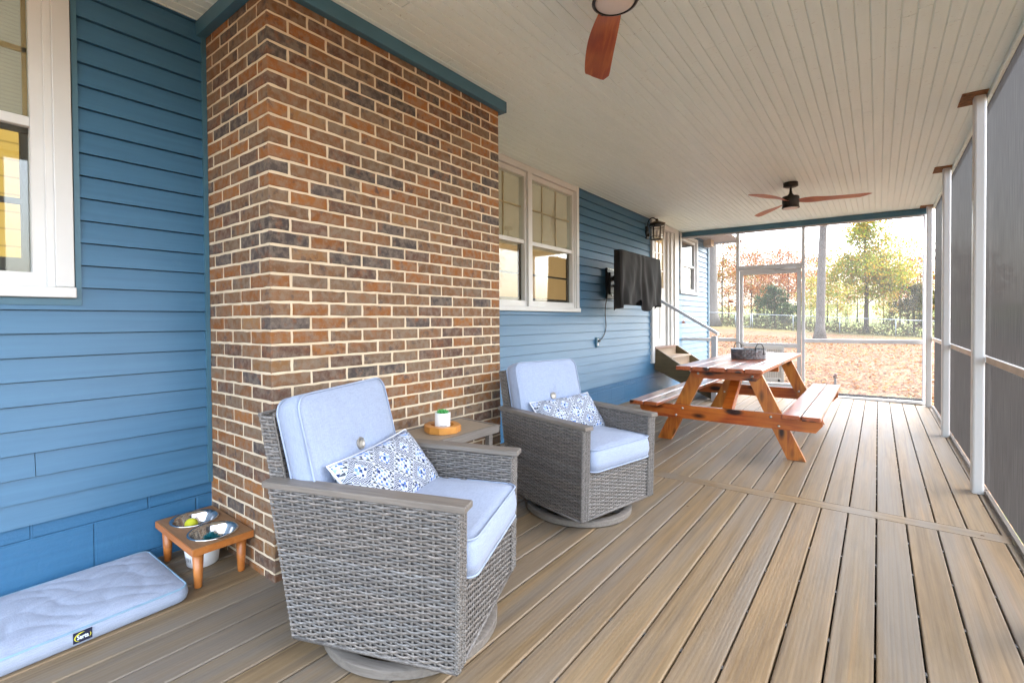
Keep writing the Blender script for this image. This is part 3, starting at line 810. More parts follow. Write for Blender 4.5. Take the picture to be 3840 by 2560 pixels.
E_('rail', [(-.9715, .5345, .915, .975, -.02, .03)], M['greywhite'])
E_('rail', [(-2.9845, -2.0125, .915, .972, -.02, .03)], M['greywhite'])
E_('door_head', [(-1.9635, -1.0185, 2.17, 2.245, -.04, .05)], M['greywhite'])
E_('sill_strip', [(-.9715, .5345, .012, .052, -.03, .05)], M['greywhite'])
E_('sill_strip', [(-2.9845, -2.0125, .06, .11, -.03, .05)], M['greywhite'])
for (x0, x1, z0, z1) in ((-2.9845, -2.0125, .11, .915), (-2.9845, -2.0125, .972, 2.83), (-.9715, .5345, .052, .915), (-.9715, .5345, .975, 2.83), (-1.9635, -1.0185, 2.245, 2.83)):
    E_('screen_panel', [(x0, x1, z0, z1, .008, .010)], M['insect'], b=0)
sd = E_('screen_door', [(-1.958, -1.904, .07, 2.165, -.03, .005), (-1.084, -1.026, .07, 2.165, -.03, .005), (-1.9035, -1.0845, 2.085, 2.165, -.03, .004), (-1.9035, -1.0845, .82, .893, -.03, .004), (-1.9035, -1.0845, .07, .215, -.03, .004)], M['greywhite'])
E_('screen_panel', [(-1.9035, -1.0845, .893, 2.085, -.012, -.010)], M['insect'], sd, 0)
E_('screen_panel', [(-1.9035, -1.0845, .215, .82, -.012, -.010)], M['insect'], sd, 0)
E_('pet_door_frame', [(-1.715, -1.675, .225, .85, -.045, -.031), (-1.315, -1.272, .225, .85, -.045, -.031), (-1.6745, -1.3155, .79, .85, -.045, -.031), (-1.6745, -1.3155, .225, .30, -.045, -.031)], M['vinyl'], sd)
t = NT('pet_flap'); wv = t.n.new('ShaderNodeTexWave'); wv.bands_direction = 'X'; t.l.new(t.mapping(), wv.inputs['Vector']); wv.inputs['Scale'].default_value = 9
M['flap'] = t.fin(t.ramp(wv.outputs['Fac'], [(0, (.40, .38, .35)), (1, (.56, .54, .50))]), .4)
E_('pet_door_flap', [(-1.6745, -1.3155, .3005, .7895, -.036, -.031)], M['flap'], sd)
mb = MB(); mb.lathe([(0, .012), (.018, .008), (.02, 0)], 14, M=Matrix.Translation(((-1.346-.6)*1.003, -.046, .262)) @ Matrix.Rotation(R(90), 4, 'X')); mb.build('knob', M['black'], sd)
mb = MB(); mb.tube([((-1.40-.6)*1.003, -.06, 2.15), ((-1.10-.6)*1.003, -.06, 2.165)], .016, 10); mb.tube([((-1.10-.6)*1.003, -.06, 2.165), ((-.99-.6)*1.003, -.06, 2.175)], .006, 6); mb.build('door_closer', M['greywhite'], sd)
mb = MB(); mb.box((-1.90-.6)*1.003, (-1.85-.6)*1.003, -.075, -.031, .86, .885); mb.tube([((-1.90-.6)*1.003, -.07, .885), ((-1.82-.6)*1.003, -.075, .90)], .008, 8); mb.build('handle', M['steel'], sd)
# oak leaves caught on the screen
LEAFP = [(-1.0, .0), (-.6, .12), (-.45, .5), (-.2, .2), (.0, .62), (.15, .22), (.45, .5), (.5, .14), (1, .05), (.5, -.12), (.4, -.45), (.12, -.2), (-.05, -.55), (-.25, -.2), (-.5, -.42), (-.6, -.1)]
for (X_, Z_, s_, lab) in ((-2.10, 1.628, .055, 'orange oak leaf caught on the end screen left of the screen door'), (-2.93, 1.263, .055, 'brown oak leaf caught on the screen beside the stair handrail')):
    mb = MB(); mb.add([(p*s_, -.004+.25*s_*abs(q), q*s_*1.0) for p, q in LEAFP] + [(p*s_, -.0025+.25*s_*abs(q), q*s_) for p, q in LEAFP], [tuple(range(16)), tuple(range(16, 32))[::-1]] + [(i, (i+1) % 16, (i+1) % 16+16, i+16) for i in range(16)])
    o = mb.build('oak_leaf', simple('oak_leaf_colour', (.42, .10, .02), .6), None, ME @ Matrix.Translation(((X_-.6)*1.003, .0, Z_)) @ Matrix.Rotation(R(20), 4, 'Y'))
    tag(o, lab, 'leaf', 'oak leaves caught on the end screen')
# ------------------------------------------------------------------ steps with rail
st = thing('wooden_steps', 'wooden steps with white handrail leading up to the white door', 'steps', None, Matrix.Translation((WX, 7.8, 0)))
MI = st.matrix_world.inverted()
def SP(mb, name, mat): return mb.build(name, mat, st, MI)
for (y0, y1) in ((7.755, 7.795), (8.80, 8.84)):
    mb = MB(); s_ = -.68
    X0 = WX+.03; top = .855
    poly = [(X0, top), (X0, top-.36), (-2.02+.0, fz(-2.0)+.002), (-1.80, fz(-1.8)+.002), (-1.83, fz(-1.8)+.10)]
    mb.prism(poly, y0, y1, 'y'); SP(mb, 'stringer', M['ptwood'])
mb = MB(); mb.box(WX+.019, WX+.030, 7.797, 8.798, .60, .813); SP(mb, 'riser', M['riser'])
for k, (zt, x0, x1) in enumerate(((.70, -2.925, -2.655), (.50, -2.675, -2.355), (.30, -2.375, -2.055))):
    mb = MB(); mb.box(x0, x1, 7.797, 8.798, zt-.028, zt, b=.004); SP(mb, 'tread', M['riser'])
    mb = MB(); mb.box(x1-.045, x1-.03, 7.797, 8.798, max(zt-.19, fz(x1)+.004), zt-.029); SP(mb, 'riser', M['riser'])
mb = MB(); mb.box(-2.02, -1.945, 7.67, 7.753, fz(-1.98)+.001, 1.055, b=.004); SP(mb, 'newel_post', M['greywhite'])
mb = MB()
a = Vector((WX+.03, 7.73, 1.665)); b = Vector((-1.93, 7.73, 1.068)); d_ = (b-a).normalized(); nrm = Vector((-d_.z, 0, d_.x))*-1
vs = []
for p in (a, b):
    for (u_, v_) in ((-.045, 0), (.045, 0), (.045, .045), (-.045, .045)): vs.append(p + Vector((0, u_, 0)) + Vector((0, 0, v_)))
mb.add(vs, [(0,1,2,3),(7,6,5,4),(0,4,5,1),(1,5,6,2),(2,6,7,3),(3,7,4,0)]); SP(mb, 'handrail', M['greywhite'])

# ------------------------------------------------------------------ wall lantern
def Lm(x, y, z): return Matrix.Translation((x, y, z))
ln = thing('wall_lantern', 'black wall lantern with clear glass panes above the covered television', 'lantern', None, Lm(WX+.01, 7.47, 2.6))
LI = ln.matrix_world.inverted(); cx, cy = -2.78, 7.47
mb = MB(); mb.box(WX+.004, WX+.03, cy-.05, cy+.05, 2.60, 2.80, b=.008); mb.tube([(WX+.03, cy, 2.66), (WX+.055, cy, 2.66)], .025, 12); mb.build('mounting_plate', M['black'], ln, LI)
mb = MB(); pts = [(WX+.03, cy, 2.72)] + [(WX+.03+(cx-WX-.03)*(.5-.5*math.cos(PI*i/12))*1.0, cy, 2.83+.095*math.sin(PI*i/12)) for i in range(1, 12)] + [(cx, cy, 2.875)]
mb.tube(pts, .009, 8); mb.build('arm', M['black'], ln, LI)
mb = MB(); mb.lathe([(.012, .08), (.022, .062), (.02, .05), (.05, .04), (.075, .028), (.135, .0), (.135, -.008), (.10, -.012)], 6, (cx, cy, 2.822)); rf = mb.build('lantern_roof', M['bronze'], ln, LI, auto=30)
mb = MB(); H0, H1 = 2.575, 2.81
ring = lambda r_, z: [(cx+r_*math.cos(PI/3*k+.3), cy+r_*math.sin(PI/3*k+.3), z) for k in range(6)]
ra, rb_ = .090, .112
for k in range(6): mb.tube([ring(ra, H0)[k], ring(rb_, H1)[k]], .0055, 4)
for zq in (H0, H0+.05, H1-.045, H1):
    rr = ra+(rb_-ra)*(zq-H0)/(H1-H0); rg = ring(rr, zq)
    for k in range(6): mb.tube([rg[k], rg[(k+1) % 6]], .0065 if zq in (H0, H1) else .004, 4)
mb.lathe([(0, 0), (.085, 0), (.085, .01), (0, .012)], 6, (cx, cy, H0-.004)); mb.build('cage', M['black'], ln, LI)
mb = MB(); mb.lathe([(ra-.004, H0+.004), (rb_-.004, H1-.004)], 6, (cx, cy, 0)); mb.build('lantern_glass', M['lglass'], ln, LI)
mb = MB(); mb.lathe([(.0, 0), (.016, .0), (.016, .05), (.022, .08), (.02, .11), (0, .13)], 12, (cx, cy, H0+.03)); mb.build('bulb', M['frost'], ln, LI)

# ------------------------------------------------------------------ covered television
tv = thing('covered_television', 'television on a swing arm under a wrinkled black cover', 'television', None, Lm(WX, 6.1, 1.85))
TI = tv.matrix_world.inverted()
ya, yb, zt, zb_ = 5.45, 6.82, 2.165, 1.50; xf, xk = -2.47, -2.57
mb = MB(); NY_, NZ_ = 90, 40; grid = []
for j in range(NZ_+1):
    for i in range(NY_+1):
        u = i/NY_; v = j/NZ_
        y = ya + (yb-ya)*u; z = zt
        bot = zb_ - .02 + .03*math.sin(u*9) + .11*math.exp(-((u-.42)/.07)**2)*1.0 - .035*math.exp(-((u-.62)/.10)**2) + (-.03 if u < .1 else 0)
        z = zt + (bot-zt)*v
        amp = .004 + .030*v
        x = xf + amp*.75*(.9*math.sin(2*PI*(u*5.3+.9*noise.noise((u*2.5, v*.7, 4))))*(.55+.9*abs(noise.noise((u*5, v*1.5, 7)))) + .5*noise.noise((u*14-v*2, v*2.6, 2)))
        x += .035*v*math.exp(-((u-.70)/.05)**2) - .03*v*math.exp(-((u-.52)/.06)**2)
        if v < .03: x -= .006
        ed = min(u, 1-u); x -= .02*max(0, 1-ed*30)**2
        y += .012*v*math.sin(v*6)
        grid.append((x, y, z))
W2 = NY_+1
fs = [(j*W2+i, j*W2+i+1, (j+1)*W2+i+1, (j+1)*W2+i) for j in range(NZ_) for i in range(NY_)]
mb.add(grid, fs, None, True)
# sides, top and back
for side in (0, NY_):
    vs = []; 
    for j in range(NZ_+1):
        p = grid[j*W2+side]; v = j/NZ_
        vs.append(p); vs.append((xk+.03 + (-.008)*math.sin(v*7), p[1]+(.0 if side else 0)+.012*math.sin(v*8+1), p[2]-.0)); vs.append((xk, p[1]+(-.01 if side else .01), p[2]-.03*v))
    mb.add(vs, [(j*3+k, j*3+k+1, j*3+k+4, j*3+k+3) for j in range(NZ_) for k in range(2)], None, True)
vs = []
for i in range(NY_+1): p = grid[i]; vs += [p, (xk, p[1], zt-.004)]
mb.add(vs, [(2*i, 2*i+2, 2*i+3, 2*i+1) for i in range(NY_)], None, True)
vs = [(xk, ya+.01, zt-.004), (xk, yb-.01, zt-.004), (xk, yb-.01, zb_), (xk, ya+.01, zb_)]; mb.add(vs, [(0, 1, 2, 3)])
mb.build('cover', M['cloth'], tv, TI, recalc=True)
mb = MB(); mb.box(xk+.012, xf-.035, ya+.03, yb-.03, zb_+.14, zt-.03, b=.01); mb.build('television_body', M['blackplastic'], tv, TI)
mb = MB(); mb.box(WX+.014, WX+.045, 5.98, 6.22, 1.60, 2.02, b=.006); mb.box(WX+.045, WX+.075, 6.02, 6.18, 1.66, 1.96, b=.006); mb.build('wall_plate', M['blackplastic'], tv, TI)
mb = MB(); mb.tube([(WX+.07, 6.1, 1.88), (-2.72, 6.35, 1.88), (-2.575, 6.15, 1.88)], .022, 8, flat=1.6); mb.tube([(WX+.07, 6.1, 1.78), (-2.72, 6.35, 1.78), (-2.575, 6.15, 1.78)], .018, 8); mb.box(-2.60, -2.572, 5.95, 6.35, 1.66, 2.02); mb.build('swing_arm', M['black'], tv, TI)
mb = MB(); 
for i in range(4): mb.box(WX+.0455, WX+.052, 6.0+.05*i, 6.03+.05*i, 1.995, 2.012)
mb.build('connector_row', M['bolt'], tv, TI)
mb = MB(); mb.lathe([(0, .02), (.018, .018), (.02, 0)], 12, M=Matrix.Translation((WX+.08, 6.03, 1.65)) @ Matrix.Rotation(R(90), 4, 'Y')); mb.build('connector', M['bolt'], tv, TI)
mb = MB()
cp = [(WX+.05, 5.96, 1.60), (WX+.03, 5.955, 1.50), (WX+.022, 5.965, 1.38), (WX+.022, 5.985, 1.26), (WX+.022, 5.97, 1.17), (WX+.022, 5.90, 1.09), (WX+.03, 5.80, 1.045), (WX+.04, 5.745, 1.04)]
def smooth(P, n=6):
    P = [Vector(p) for p in P]; out = []
    for i in range(len(P)-1):
        p0 = P[max(i-1, 0)]; p1 = P[i]; p2 = P[i+1]; p3 = P[min(i+2, len(P)-1)]
        for k in range(n):
            t_ = k/n; out.append(.5*((2*p1)+(p2-p0)*t_+(2*p0-5*p1+4*p2-p3)*t_*t_+(3*p1-p0-3*p2+p3)*t_**3))
    out.append(P[-1]); return out
mb.tube(smooth(cp), .0055, 6); mb.box(WX+.034, WX+.06, 5.715, 5.752, 1.025, 1.052, b=.004); mb.build('power_cord', M['blackplastic'], tv, TI)
ol = thing('wall_outlet', 'blue painted outlet box on the siding below the covered television', 'outlet', None, Lm(WX, 5.73, 1.02))
mb = MB(); mb.box(.012, .032, -.04, .04, -.065, .065, b=.004); mb.build('cover_plate', M['trimblue'], ol)
mb = MB(); mb.box(.0315, .035, -.018, .018, -.045, -.008); mb.box(.0315, .035, -.018, .018, .008, .045); mb.build('socket', M['greywhite'], ol)

# ------------------------------------------------------------------ ceiling fans
def make_fan(rz, label, bladetilt):
    root = thing('ceiling_fan', label, 'ceiling fan', 'wooden ceiling fans', Matrix.Identity(4))
    mb = MB(); mb.lathe([(0, 0), (.078, 0), (.08, -.045), (.06, -.055), (.02, -.06), (0, -.06)], 32); mb.build('canopy', M['black'], root)
    mb = MB(); mb.tube([(0, 0, -.05), (0, 0, -.145)], .013, 12); mb.lathe([(.014, -.10), (.02, -.13), (.04, -.155), (.04, -.16)], 24); mb.build('downrod', M['black'], root)
    mb = MB(); mb.lathe([(0, -.155), (.045, -.156), (.085, -.165), (.092, -.175), (.092, -.245), (.088, -.252), (.088, -.268), (0, -.268)], 36); mt = mb.build('motor_housing', M['black'], root)
    mb = MB(); mb.lathe([(.090, -.2685), (.090, -.292), (.0, -.292)], 36); mb.lathe([(.094, -.293), (.096, -.302), (.084, -.306), (.083, -.300)], 36)
    for k in range(3): a = 2*PI*k/3+.5; mb.lathe([(0, .006), (.006, .005), (.007, -.005), (0, -.006)], 8, (.094*math.cos(a), .094*math.sin(a), -.297))
    mb.build('light_ring', M['black'], root)
    mb = MB(); mb.lathe([(.0805, -.2925), (.082, -.302), (.07, -.308), (.0, -.311)], 36); mb.build('light_lens', M['frost'], root)
    for k in range(3):
        mb = MB(); N_ = 22; nw = 8; vs = []; th = .007
        for s_ in (1, -1):
            for i in range(N_+1):
                u = i/N_; r_ = .055 + .70*u
                wd = .06 + .115*(1-math.exp(-u*4)) - .030*u
                if u > .93: wd *= math.sqrt(max(0, 1-((u-.93)/.072)**2))*.55+.45
                tw = R(4 + 15*math.exp(-((u-.15)/.25)**2))
                cy_ = .018*math.sin(u*PI*.9) - .012
                for j in range(nw+1):
                    q = j/nw-.5
                    slant = .05*q*max(0, (u-.75)/.25)
                    yy = cy_ + q*wd; zz_ = -.222 + math.tan(tw)*(-q*wd) - .018*u + s_*th*.5*(1-(2*abs(q))**4*.8)
                    vs.append((r_-slant*1.4, yy, zz_))
        Wd = nw+1; S = (N_+1)*Wd; fs = []
        for i in range(N_):
            for j in range(nw):
                a = i*Wd+j; fs.append((a, a+1, a+1+Wd, a+Wd)); fs.append((S+a, S+a+Wd, S+a+1+Wd, S+a+1))
            fs.append((i*Wd, (i+1)*Wd, S+(i+1)*Wd, S+i*Wd)); fs.append((i*Wd+nw, S+i*Wd+nw, S+(i+1)*Wd+nw, (i+1)*Wd+nw))
        for j in range(nw): fs.append((j, S+j, S+j+1, j+1)); fs.append((N_*Wd+j, N_*Wd+j+1, S+N_*Wd+j+1, S+N_*Wd+j))
        mb.add(vs, fs, None, True)
        mb.build('blade', M['fanwood'], root, Matrix.Rotation(rz+2*PI*k/3, 4, 'Z'), auto=50)
    return root
f1 = make_fan(R(90)+YAW+R(-4), 'wood bladed black ceiling fan nearest, cut off by the top of the photo', 0)
f1.matrix_world = Matrix.Translation((-.885, 1.90, CZ))
f2 = copy_tree(f1); f2['label'] = 'wood bladed black ceiling fan farther down the porch near the blue beam'
f2.matrix_world = Matrix.Translation((-.842, 6.68, CZ)) @ Matrix.Rotation(R(-114), 4, 'Z')

# ------------------------------------------------------------------ swivel chairs
def weave(mb, P00, P10, P11, P01, rows, cols, nrm, amp=.0045, vert=False):
    """P00 bottom-left, P10 bottom-right, P11 top-right, P01 top-left. strands run along u."""
    P00, P10, P11, P01 = map(Vector, (P00, P10, P11, P01)); nrm = Vector(nrm).normalized()
    def B(u, v): return (P00*(1-u)+P10*u)*(1-v) + (P01*(1-u)+P11*u)*v
    hgt = ((P01-P00).length+(P11-P10).length)/2
    rr = hgt/rows*.47
    seg = 4
    for r_ in range(rows):
        v = (r_+.5)/rows; ph = PI*(r_ % 2)
        k = random.uniform(.7, 1.25); wb = random.uniform(-.05, .06); col = (k*(1+wb), k, k*(1-wb))
        vs = []; N_ = cols*seg
        for i in range(N_+1):
            u = i/N_
            c = math.cos(PI*u*cols+ph); c = math.copysign(abs(c)**.6, c)
            jit = noise.noise((u*cols*.7, r_*3.1, 2))*.0012
            p = B(u, v) + nrm*(amp*c); upv = (B(u, min(1, v+.01))-B(u, max(0, v-.01))).normalized()
            p = p + upv*(jit + .0006*math.sin(u*cols*PI*.5+r_))
            vs += [p - upv*rr*1.02 - nrm*.0005, p - upv*rr*.55 + nrm*rr*.42, p + upv*rr*.55 + nrm*rr*.42, p + upv*rr*1.02 - nrm*.0005]
        fs = [(i*4+q, (i+1)*4+q, (i+1)*4+q+1, i*4+q+1) for i in range(N_) for q in range(3)]
        o = len(mb.v); mb.v.extend([tuple(p) for p in vs])
        # colour per dash
        for i in range(N_):
            kk = 1+.25*noise.noise((i/seg*1.7, r_*2.3, 9))
            for q in range(3):
                f = (i*4+q, (i+1)*4+q, (i+1)*4+q+1, i*4+q+1)
                mb.f.append(tuple(x+o for x in f)); mb.c.append(tuple(g*kk for g in col)); mb.sm.append(True)
    # stakes
    for j in range(cols+1):
        u = j/cols; 
        n_ = 2; vs = []
        for a in range(n_):
            p = B(u, a); t_ = (B(min(1, u+.01), a)-B(max(0, u-.01), a)).normalized()
            vs += [p - t_*.0045, p + nrm*.0022, p + t_*.0045]
        mb.add(vs, [(0, 1, 4, 3), (1, 2, 5, 4)], (1.15, 1.15, 1.12), True)
def braid(mb, A, B_, w=.022, nrm=(1, 0, 0), pitch=.026):
    A = Vector(A); B_ = Vector(B_); d = (B_-A); Ln = d.length; d.normalize(); nrm = Vector(nrm).normalized(); s_ = d.cross(nrm).normalized()
    n = max(4, int(Ln/pitch*6))
    for ph in (0, PI/2, PI, 3*PI/2):
        k = random.uniform(.7, 1.3)
        pts = []
        for i in range(n+1):
            a = Ln*i/n/pitch*PI+ph
            pts.append(A + d*(Ln*i/n) + s_*(w*.36*math.sin(a)) + nrm*(.003*math.cos(2*a)+.001))
        mb.tube(pts, .0048, 5, (k, k, k*.98), flat=.6)

def rrect(lx, ly, r_, n=7):
    pts = []
    for (cx_, cy_, a0) in ((lx/2-r_, ly/2-r_, 0), (-lx/2+r_, ly/2-r_, 90), (-lx/2+r_, -ly/2+r_, 180), (lx/2-r_, -ly/2+r_, 270)):
        for i in range(n):
            a = R(a0+90*i/(n-1)); pts.append((cx_+r_*math.cos(a), cy_+r_*math.sin(a)))
    # densify the straight runs
    out = []
    for i, p in enumerate(pts):
        q = pts[(i+1) % len(pts)]; out.append(p); L_ = math.dist(p, q)
        m = int(L_/.035)
        for k in range(1, m): out.append((p[0]+(q[0]-p[0])*k/m, p[1]+(q[1]-p[1])*k/m))
    return out
def cushion(lx, ly, th, r_=.045, er=.022, puff=.02, button=None, seed=0, wr=.004, front_puff=0):
    """xy slab cushion centred at origin, returns MB for body and MB for piping"""
    mb = MB(); base = rrect(lx, ly, r_)
    def inset(d):
        f = max(0.0, 1-2*d/min(lx, ly)); sx = max(0.001, (lx-2*d)/lx); sy = max(.001, (ly-2*d)/ly)
        return [(p[0]*sx, p[1]*sy) for p in base]
    prof = []
    dm = min(lx, ly)/2
    for d in (dm*.985, dm*.9, dm*.8, dm*.7, dm*.6, dm*.5, dm*.42, dm*.34, dm*.27, dm*.2, dm*.14, .02, .008): prof.append((d, 'T'))
    ring_spec = [(d, th/2, 1) for d, _ in prof] + [(.002, th/2-.006, 2), (-.004, th*.2, 3), (-.006, -th*.1, 3), (.0, -th/2+.008, 2)] + [(d, -th/2, -1) for d, _ in prof[::-1]]
    vs = []; n = len(base)
    for (d, z, kind) in ring_spec:
        for (x, y) in inset(max(d, -.02)):
            zz_ = z; xx, yy = x, y
            if abs(kind) == 1:
                u = 2*x/lx; v = 2*y/ly
                sg = 1 if kind > 0 else -1
                bump_ = puff*(max(0, 1-abs(u)**3.0))*(max(0, 1-abs(v)**3.0))
                zz_ += sg*bump_ - sg*er*.35*(1 if d < .012 else 0)
                zz_ += sg*wr*noise.noise((x*7+seed, y*7, seed))
                if button and sg > 0:
                    dd_ = math.hypot(x-button[0], y-button[1]); zz_ -= .028*math.exp(-(dd_/.045)**1.4)
                    an = math.atan2(y-button[1], x-button[0]); zz_ += .0035*math.sin(an*7+seed)*math.exp(-(dd_/.11)**2)
            else:
                xx += .003*noise.noise((x*8, y*8, z*20+seed)); 
            vs.append((xx, yy, zz_))
    fs = []
    m = len(ring_spec)
    for i in range(m-1):
        for k in range(n): fs.append((i*n+k, (i+1)*n+k, (i+1)*n+(k+1) % n, i*n+(k+1) % n))
    fs.append(tuple(range(n))); fs.append(tuple((m-1)*n+k for k in range(n))[::-1])
    mb.add(vs, fs, None, True)
    pp = MB()
    for zq in (th/2-.004, -th/2+.004):
        pts = [(p[0]*1.004, p[1]*1.004, zq + .0015*noise.noise((p[0]*9, p[1]*9, seed))) for p in base]; pts.append(pts[0])
        pp.tube(pts, .0042, 6, cap=False)
    return mb, pp

def make_chair(label):
    root = thing('swivel_chair', label, 'armchair', 'wicker swivel armchairs')
    W2_, ZB, ZA = .352, .098, .624
    random.seed(5)
    mb = MB()
    # backing solids
    bk = MB()
    for s_ in (-1, 1):
        y0, y1 = (s_*(W2_-.006), s_*(W2_-.058)); y0, y1 = min(y0, y1), max(y0, y1)
        poly = [(-.295, ZB), (.332, ZB), (.332, ZA), (-.395, ZA)]
        bk.prism(poly, y0, y1, 'y')
    bk.box(.270, .326, -.29, .29, ZB, .395); bk.box(-.30, .30, -.29, .29, ZB, .12)
    bk.prism([(-.305, ZB), (-.26, ZB), (-.432, .872), (-.48, .872)], -.292, .292, 'y')
    bk.build('body_lining', M['wickerdark'], root)
    nr = 52
    weave(mb, (-.295, -W2_, ZB), (.338, -W2_, ZB), (.338, -W2_, ZA), (-.400, -W2_, ZA), nr, 16, (0, -1, 0))
    weave(mb, (.338, W2_, ZB), (-.295, W2_, ZB), (-.400, W2_, ZA), (.338, W2_, ZA), nr, 16, (0, 1, 0))
    weave(mb, (.334, -(W2_-.064), .36), (-.33, -(W2_-.064), .36), (-.35, -(W2_-.064), ZA), (.334, -(W2_-.064), ZA), 24, 15, (0, 1, 0))
    weave(mb, (-.33, (W2_-.064), .36), (.334, (W2_-.064), .36), (.334, (W2_-.064), ZA), (-.35, (W2_-.064), ZA), 24, 15, (0, -1, 0))
    weave(mb, (.331, -.29, ZB), (.331, .29, ZB), (.331, .29, .395), (.331, -.29, .395), 28, 14, (1, 0, 0))
    for s_ in (-1, 1):   # braided front arm ends
        for off in (0, -.021, -.042):
            braid(mb, (.339, s_*(W2_-.008+off), ZB), (.339, s_*(W2_-.008+off), ZA), .026, (1, 0, 0))
        braid(mb, (.337, s_*(W2_+.001), ZB), (.337, s_*(W2_+.001), ZA), .020, (.3, s_, 0))
        bk2 = None
    # bottom edge rolls
    for s_ in (-1, 1): mb.tube([(-.295, s_*W2_, ZB), (.338, s_*W2_, ZB)], .008, 6, (.9, .9, .9))
    mb.tube([(.336, -.34, ZB), (.336, .34, ZB)], .008, 6, (.9, .9, .9)); mb.tube([(-.30, -.34, ZB), (-.30, .34, ZB)], .008, 6, (.8, .8, .8))
    mb.build('wicker_body', M['wicker'], root, recalc=False)
    bm_ = MB()
    lean = (-.125)/(.885-ZB)
    weave(bm_, (-.31, .30, ZB), (-.31, -.30, ZB), (-.487, -.30, .872), (-.487, .30, .872), 60, 16, (-1, 0, 0))
    weave(bm_, (-.252, -.30, .16), (-.252, .30, .16), (-.425, .30, .872), (-.425, -.30, .872), 55, 16, (1, 0, 0))
    for s_ in (-1, 1):
        a = [(-.312, s_*.302, ZB), (-.252, s_*.302, ZB), (-.425, s_*.302, .872), (-.487, s_*.302, .872)]
        if s_ > 0: a = [a[1], a[0], a[3], a[2]]
        weave(bm_, *a, 62, 2, (0, s_, 0), .003)
    weave(bm_, (-.487, -.30, .873), (-.487, .30, .873), (-.425, .30, .879), (-.425, -.30, .879), 5, 14, (0, 0, 1), .003)
    bm_.tube([(-.487, -.302, .873), (-.487, .302, .873)], .009, 6, (1, 1, 1)); bm_.tube([(-.425, -.302, .876), (-.425, .302, .876)], .009, 6, (1, 1, 1))
    bm_.build('back_frame', M['wicker'], root, recalc=False)
    for s_ in (-1, 1):
        mb = MB(); yc = s_*(W2_-.026)
        mb.box(-.425, .362, yc-.036, yc+.036, ZA+.001, ZA+.024, b=.003)
        mb.build('armrest', M['armgrey'], root)
    # base ring, spokes, post
    mb = MB(); mb.lathe([(.345, 0), (.35, .004), (.35, .034), (.345, .038), (.308, .038), (.302, .03), (.302, 0), (.345, 0)], 72, (0, 0, .006)); rg = mb.build('base_ring', M['armgrey'], root, auto=40)
    mb = MB()
    for a in (0, PI/2):
        Mx = Matrix.Rotation(a+.4, 4, 'Z'); mb.box(-.302, .302, -.02, .02, .012, .030, M=Mx)
    mb.build('spokes', M['armgrey'], rg)
    for k in range(6): mb = MB(); mb.box(.312, .338, -.018, .018, .0, .006, M=Matrix.Rotation(PI/3*k, 4, 'Z')); mb.build('foot_pad', M['blackplastic'], rg)
    mb = MB(); mb.tube([(0, 0, .03), (0, 0, .105)], .035, 16); mb.box(-.14, .14, -.14, .14, .088, .106); mb.build('swivel_post', M['black'], root)
    cb, cp_ = cushion(.615, .570, .135, .05, .02, .022, None, 3)
    Ms = Matrix.Translation((.058, 0, .432)) @ Matrix.Rotation(R(-1.5), 4, 'Y')
    sc_ = cb.build('seat_cushion', M['cushion'], root, Ms); cp_.build('piping', M['piping'], sc_)
    cb, cp_ = cushion(.565, .600, .105, .06, .02, .026, (-.03, .0), 8, .006)
    # local x -> up along the back, y across, z -> forward
    lean_ = R(15)
    Mb = Matrix.Translation((-.300, 0, .665)) @ Matrix.Rotation(-lean_, 4, 'Y') @ Matrix(((0, 0, 1, 0), (0, 1, 0, 0), (-1, 0, 0, 0), (0, 0, 0, 1)))
    bc = cb.build('back_cushion', M['cushion'], root, Mb); cp_.build('piping', M['piping'], bc)
    mb = MB(); mb.lathe([(0, .004), (.008, .005), (.020, .003), (.021, .007), (.026, .007), (.027, 0), (.0, -.004)], 28, (-.03, 0, .058)); mb.build('button', simple('brushed_button', (.30, .28, .25), .35, .5, .6), bc)
    return root
c1 = make_chair('grey wicker swivel chair nearest the camera with light blue cushions')
c2 = copy_tree(c1); c2['label'] = 'grey wicker swivel chair farther away beside the covered siding wall and picnic table'
C1 = place(-1.554, 1.345, R(21.8)) @ Matrix.Scale(1.016, 4); C2 = place(-1.604, 2.838, R(-12.3))
c1.matrix_world = C1; c2.matrix_world = C2

def pillow_mesh(w_, h_, th, seed):
    n, m = 34, 24; vs = []; uvs = []
    for s_ in (1, -1):
        for j in range(m+1):
            for i in range(n+1):
                u = 2*i/n-1; v = 2*j/m-1
                pin = 1-.10*(abs(v)**2)*(1-abs(u)**4)*0
                x = w_/2*u*(1-.07*(1-abs(u))*0-.05*(1-v*v)*abs(u)**6); y = h_/2*v*(1-.07*(1-u*u)*abs(v)**6)
                e = max(0, (1-u**4))*max(0, (1-v**4))
                z = s_*(th/2*e**.52 + .0) + .006*noise.noise((u*2.2+seed, v*2.2, s_))*e**.3
                vs.append((x, y, z)); uvs.append((i/n, j/m))
    W3 = n+1; S = W3*(m+1); fs = []
    for j in range(m):
        for i in range(n):
            a = j*W3+i; fs.append((a, a+1, a+1+W3, a+W3)); fs.append((S+a, S+a+W3, S+a+1+W3, S+a+1))
    me = bpy.data.meshes.new('throw_pillow'); me.from_pydata(vs, [], fs)
    uvl = me.uv_layers.new(name='UVMap')
    for lp in me.loops: uvl.data[lp.index].uv = uvs[lp.vertex_index]
    bm = bmesh.new(); bm.from_mesh(me); bmesh.ops.remove_doubles(bm, verts=bm.verts, dist=.0004); bm.to_mesh(me); bm.free()
    me.polygons.foreach_set('use_smooth', [True]*len(me.polygons)); me.materials.append(M['pattern'])
    return me
pm = pillow_mesh(.56, .285, .115, 1)
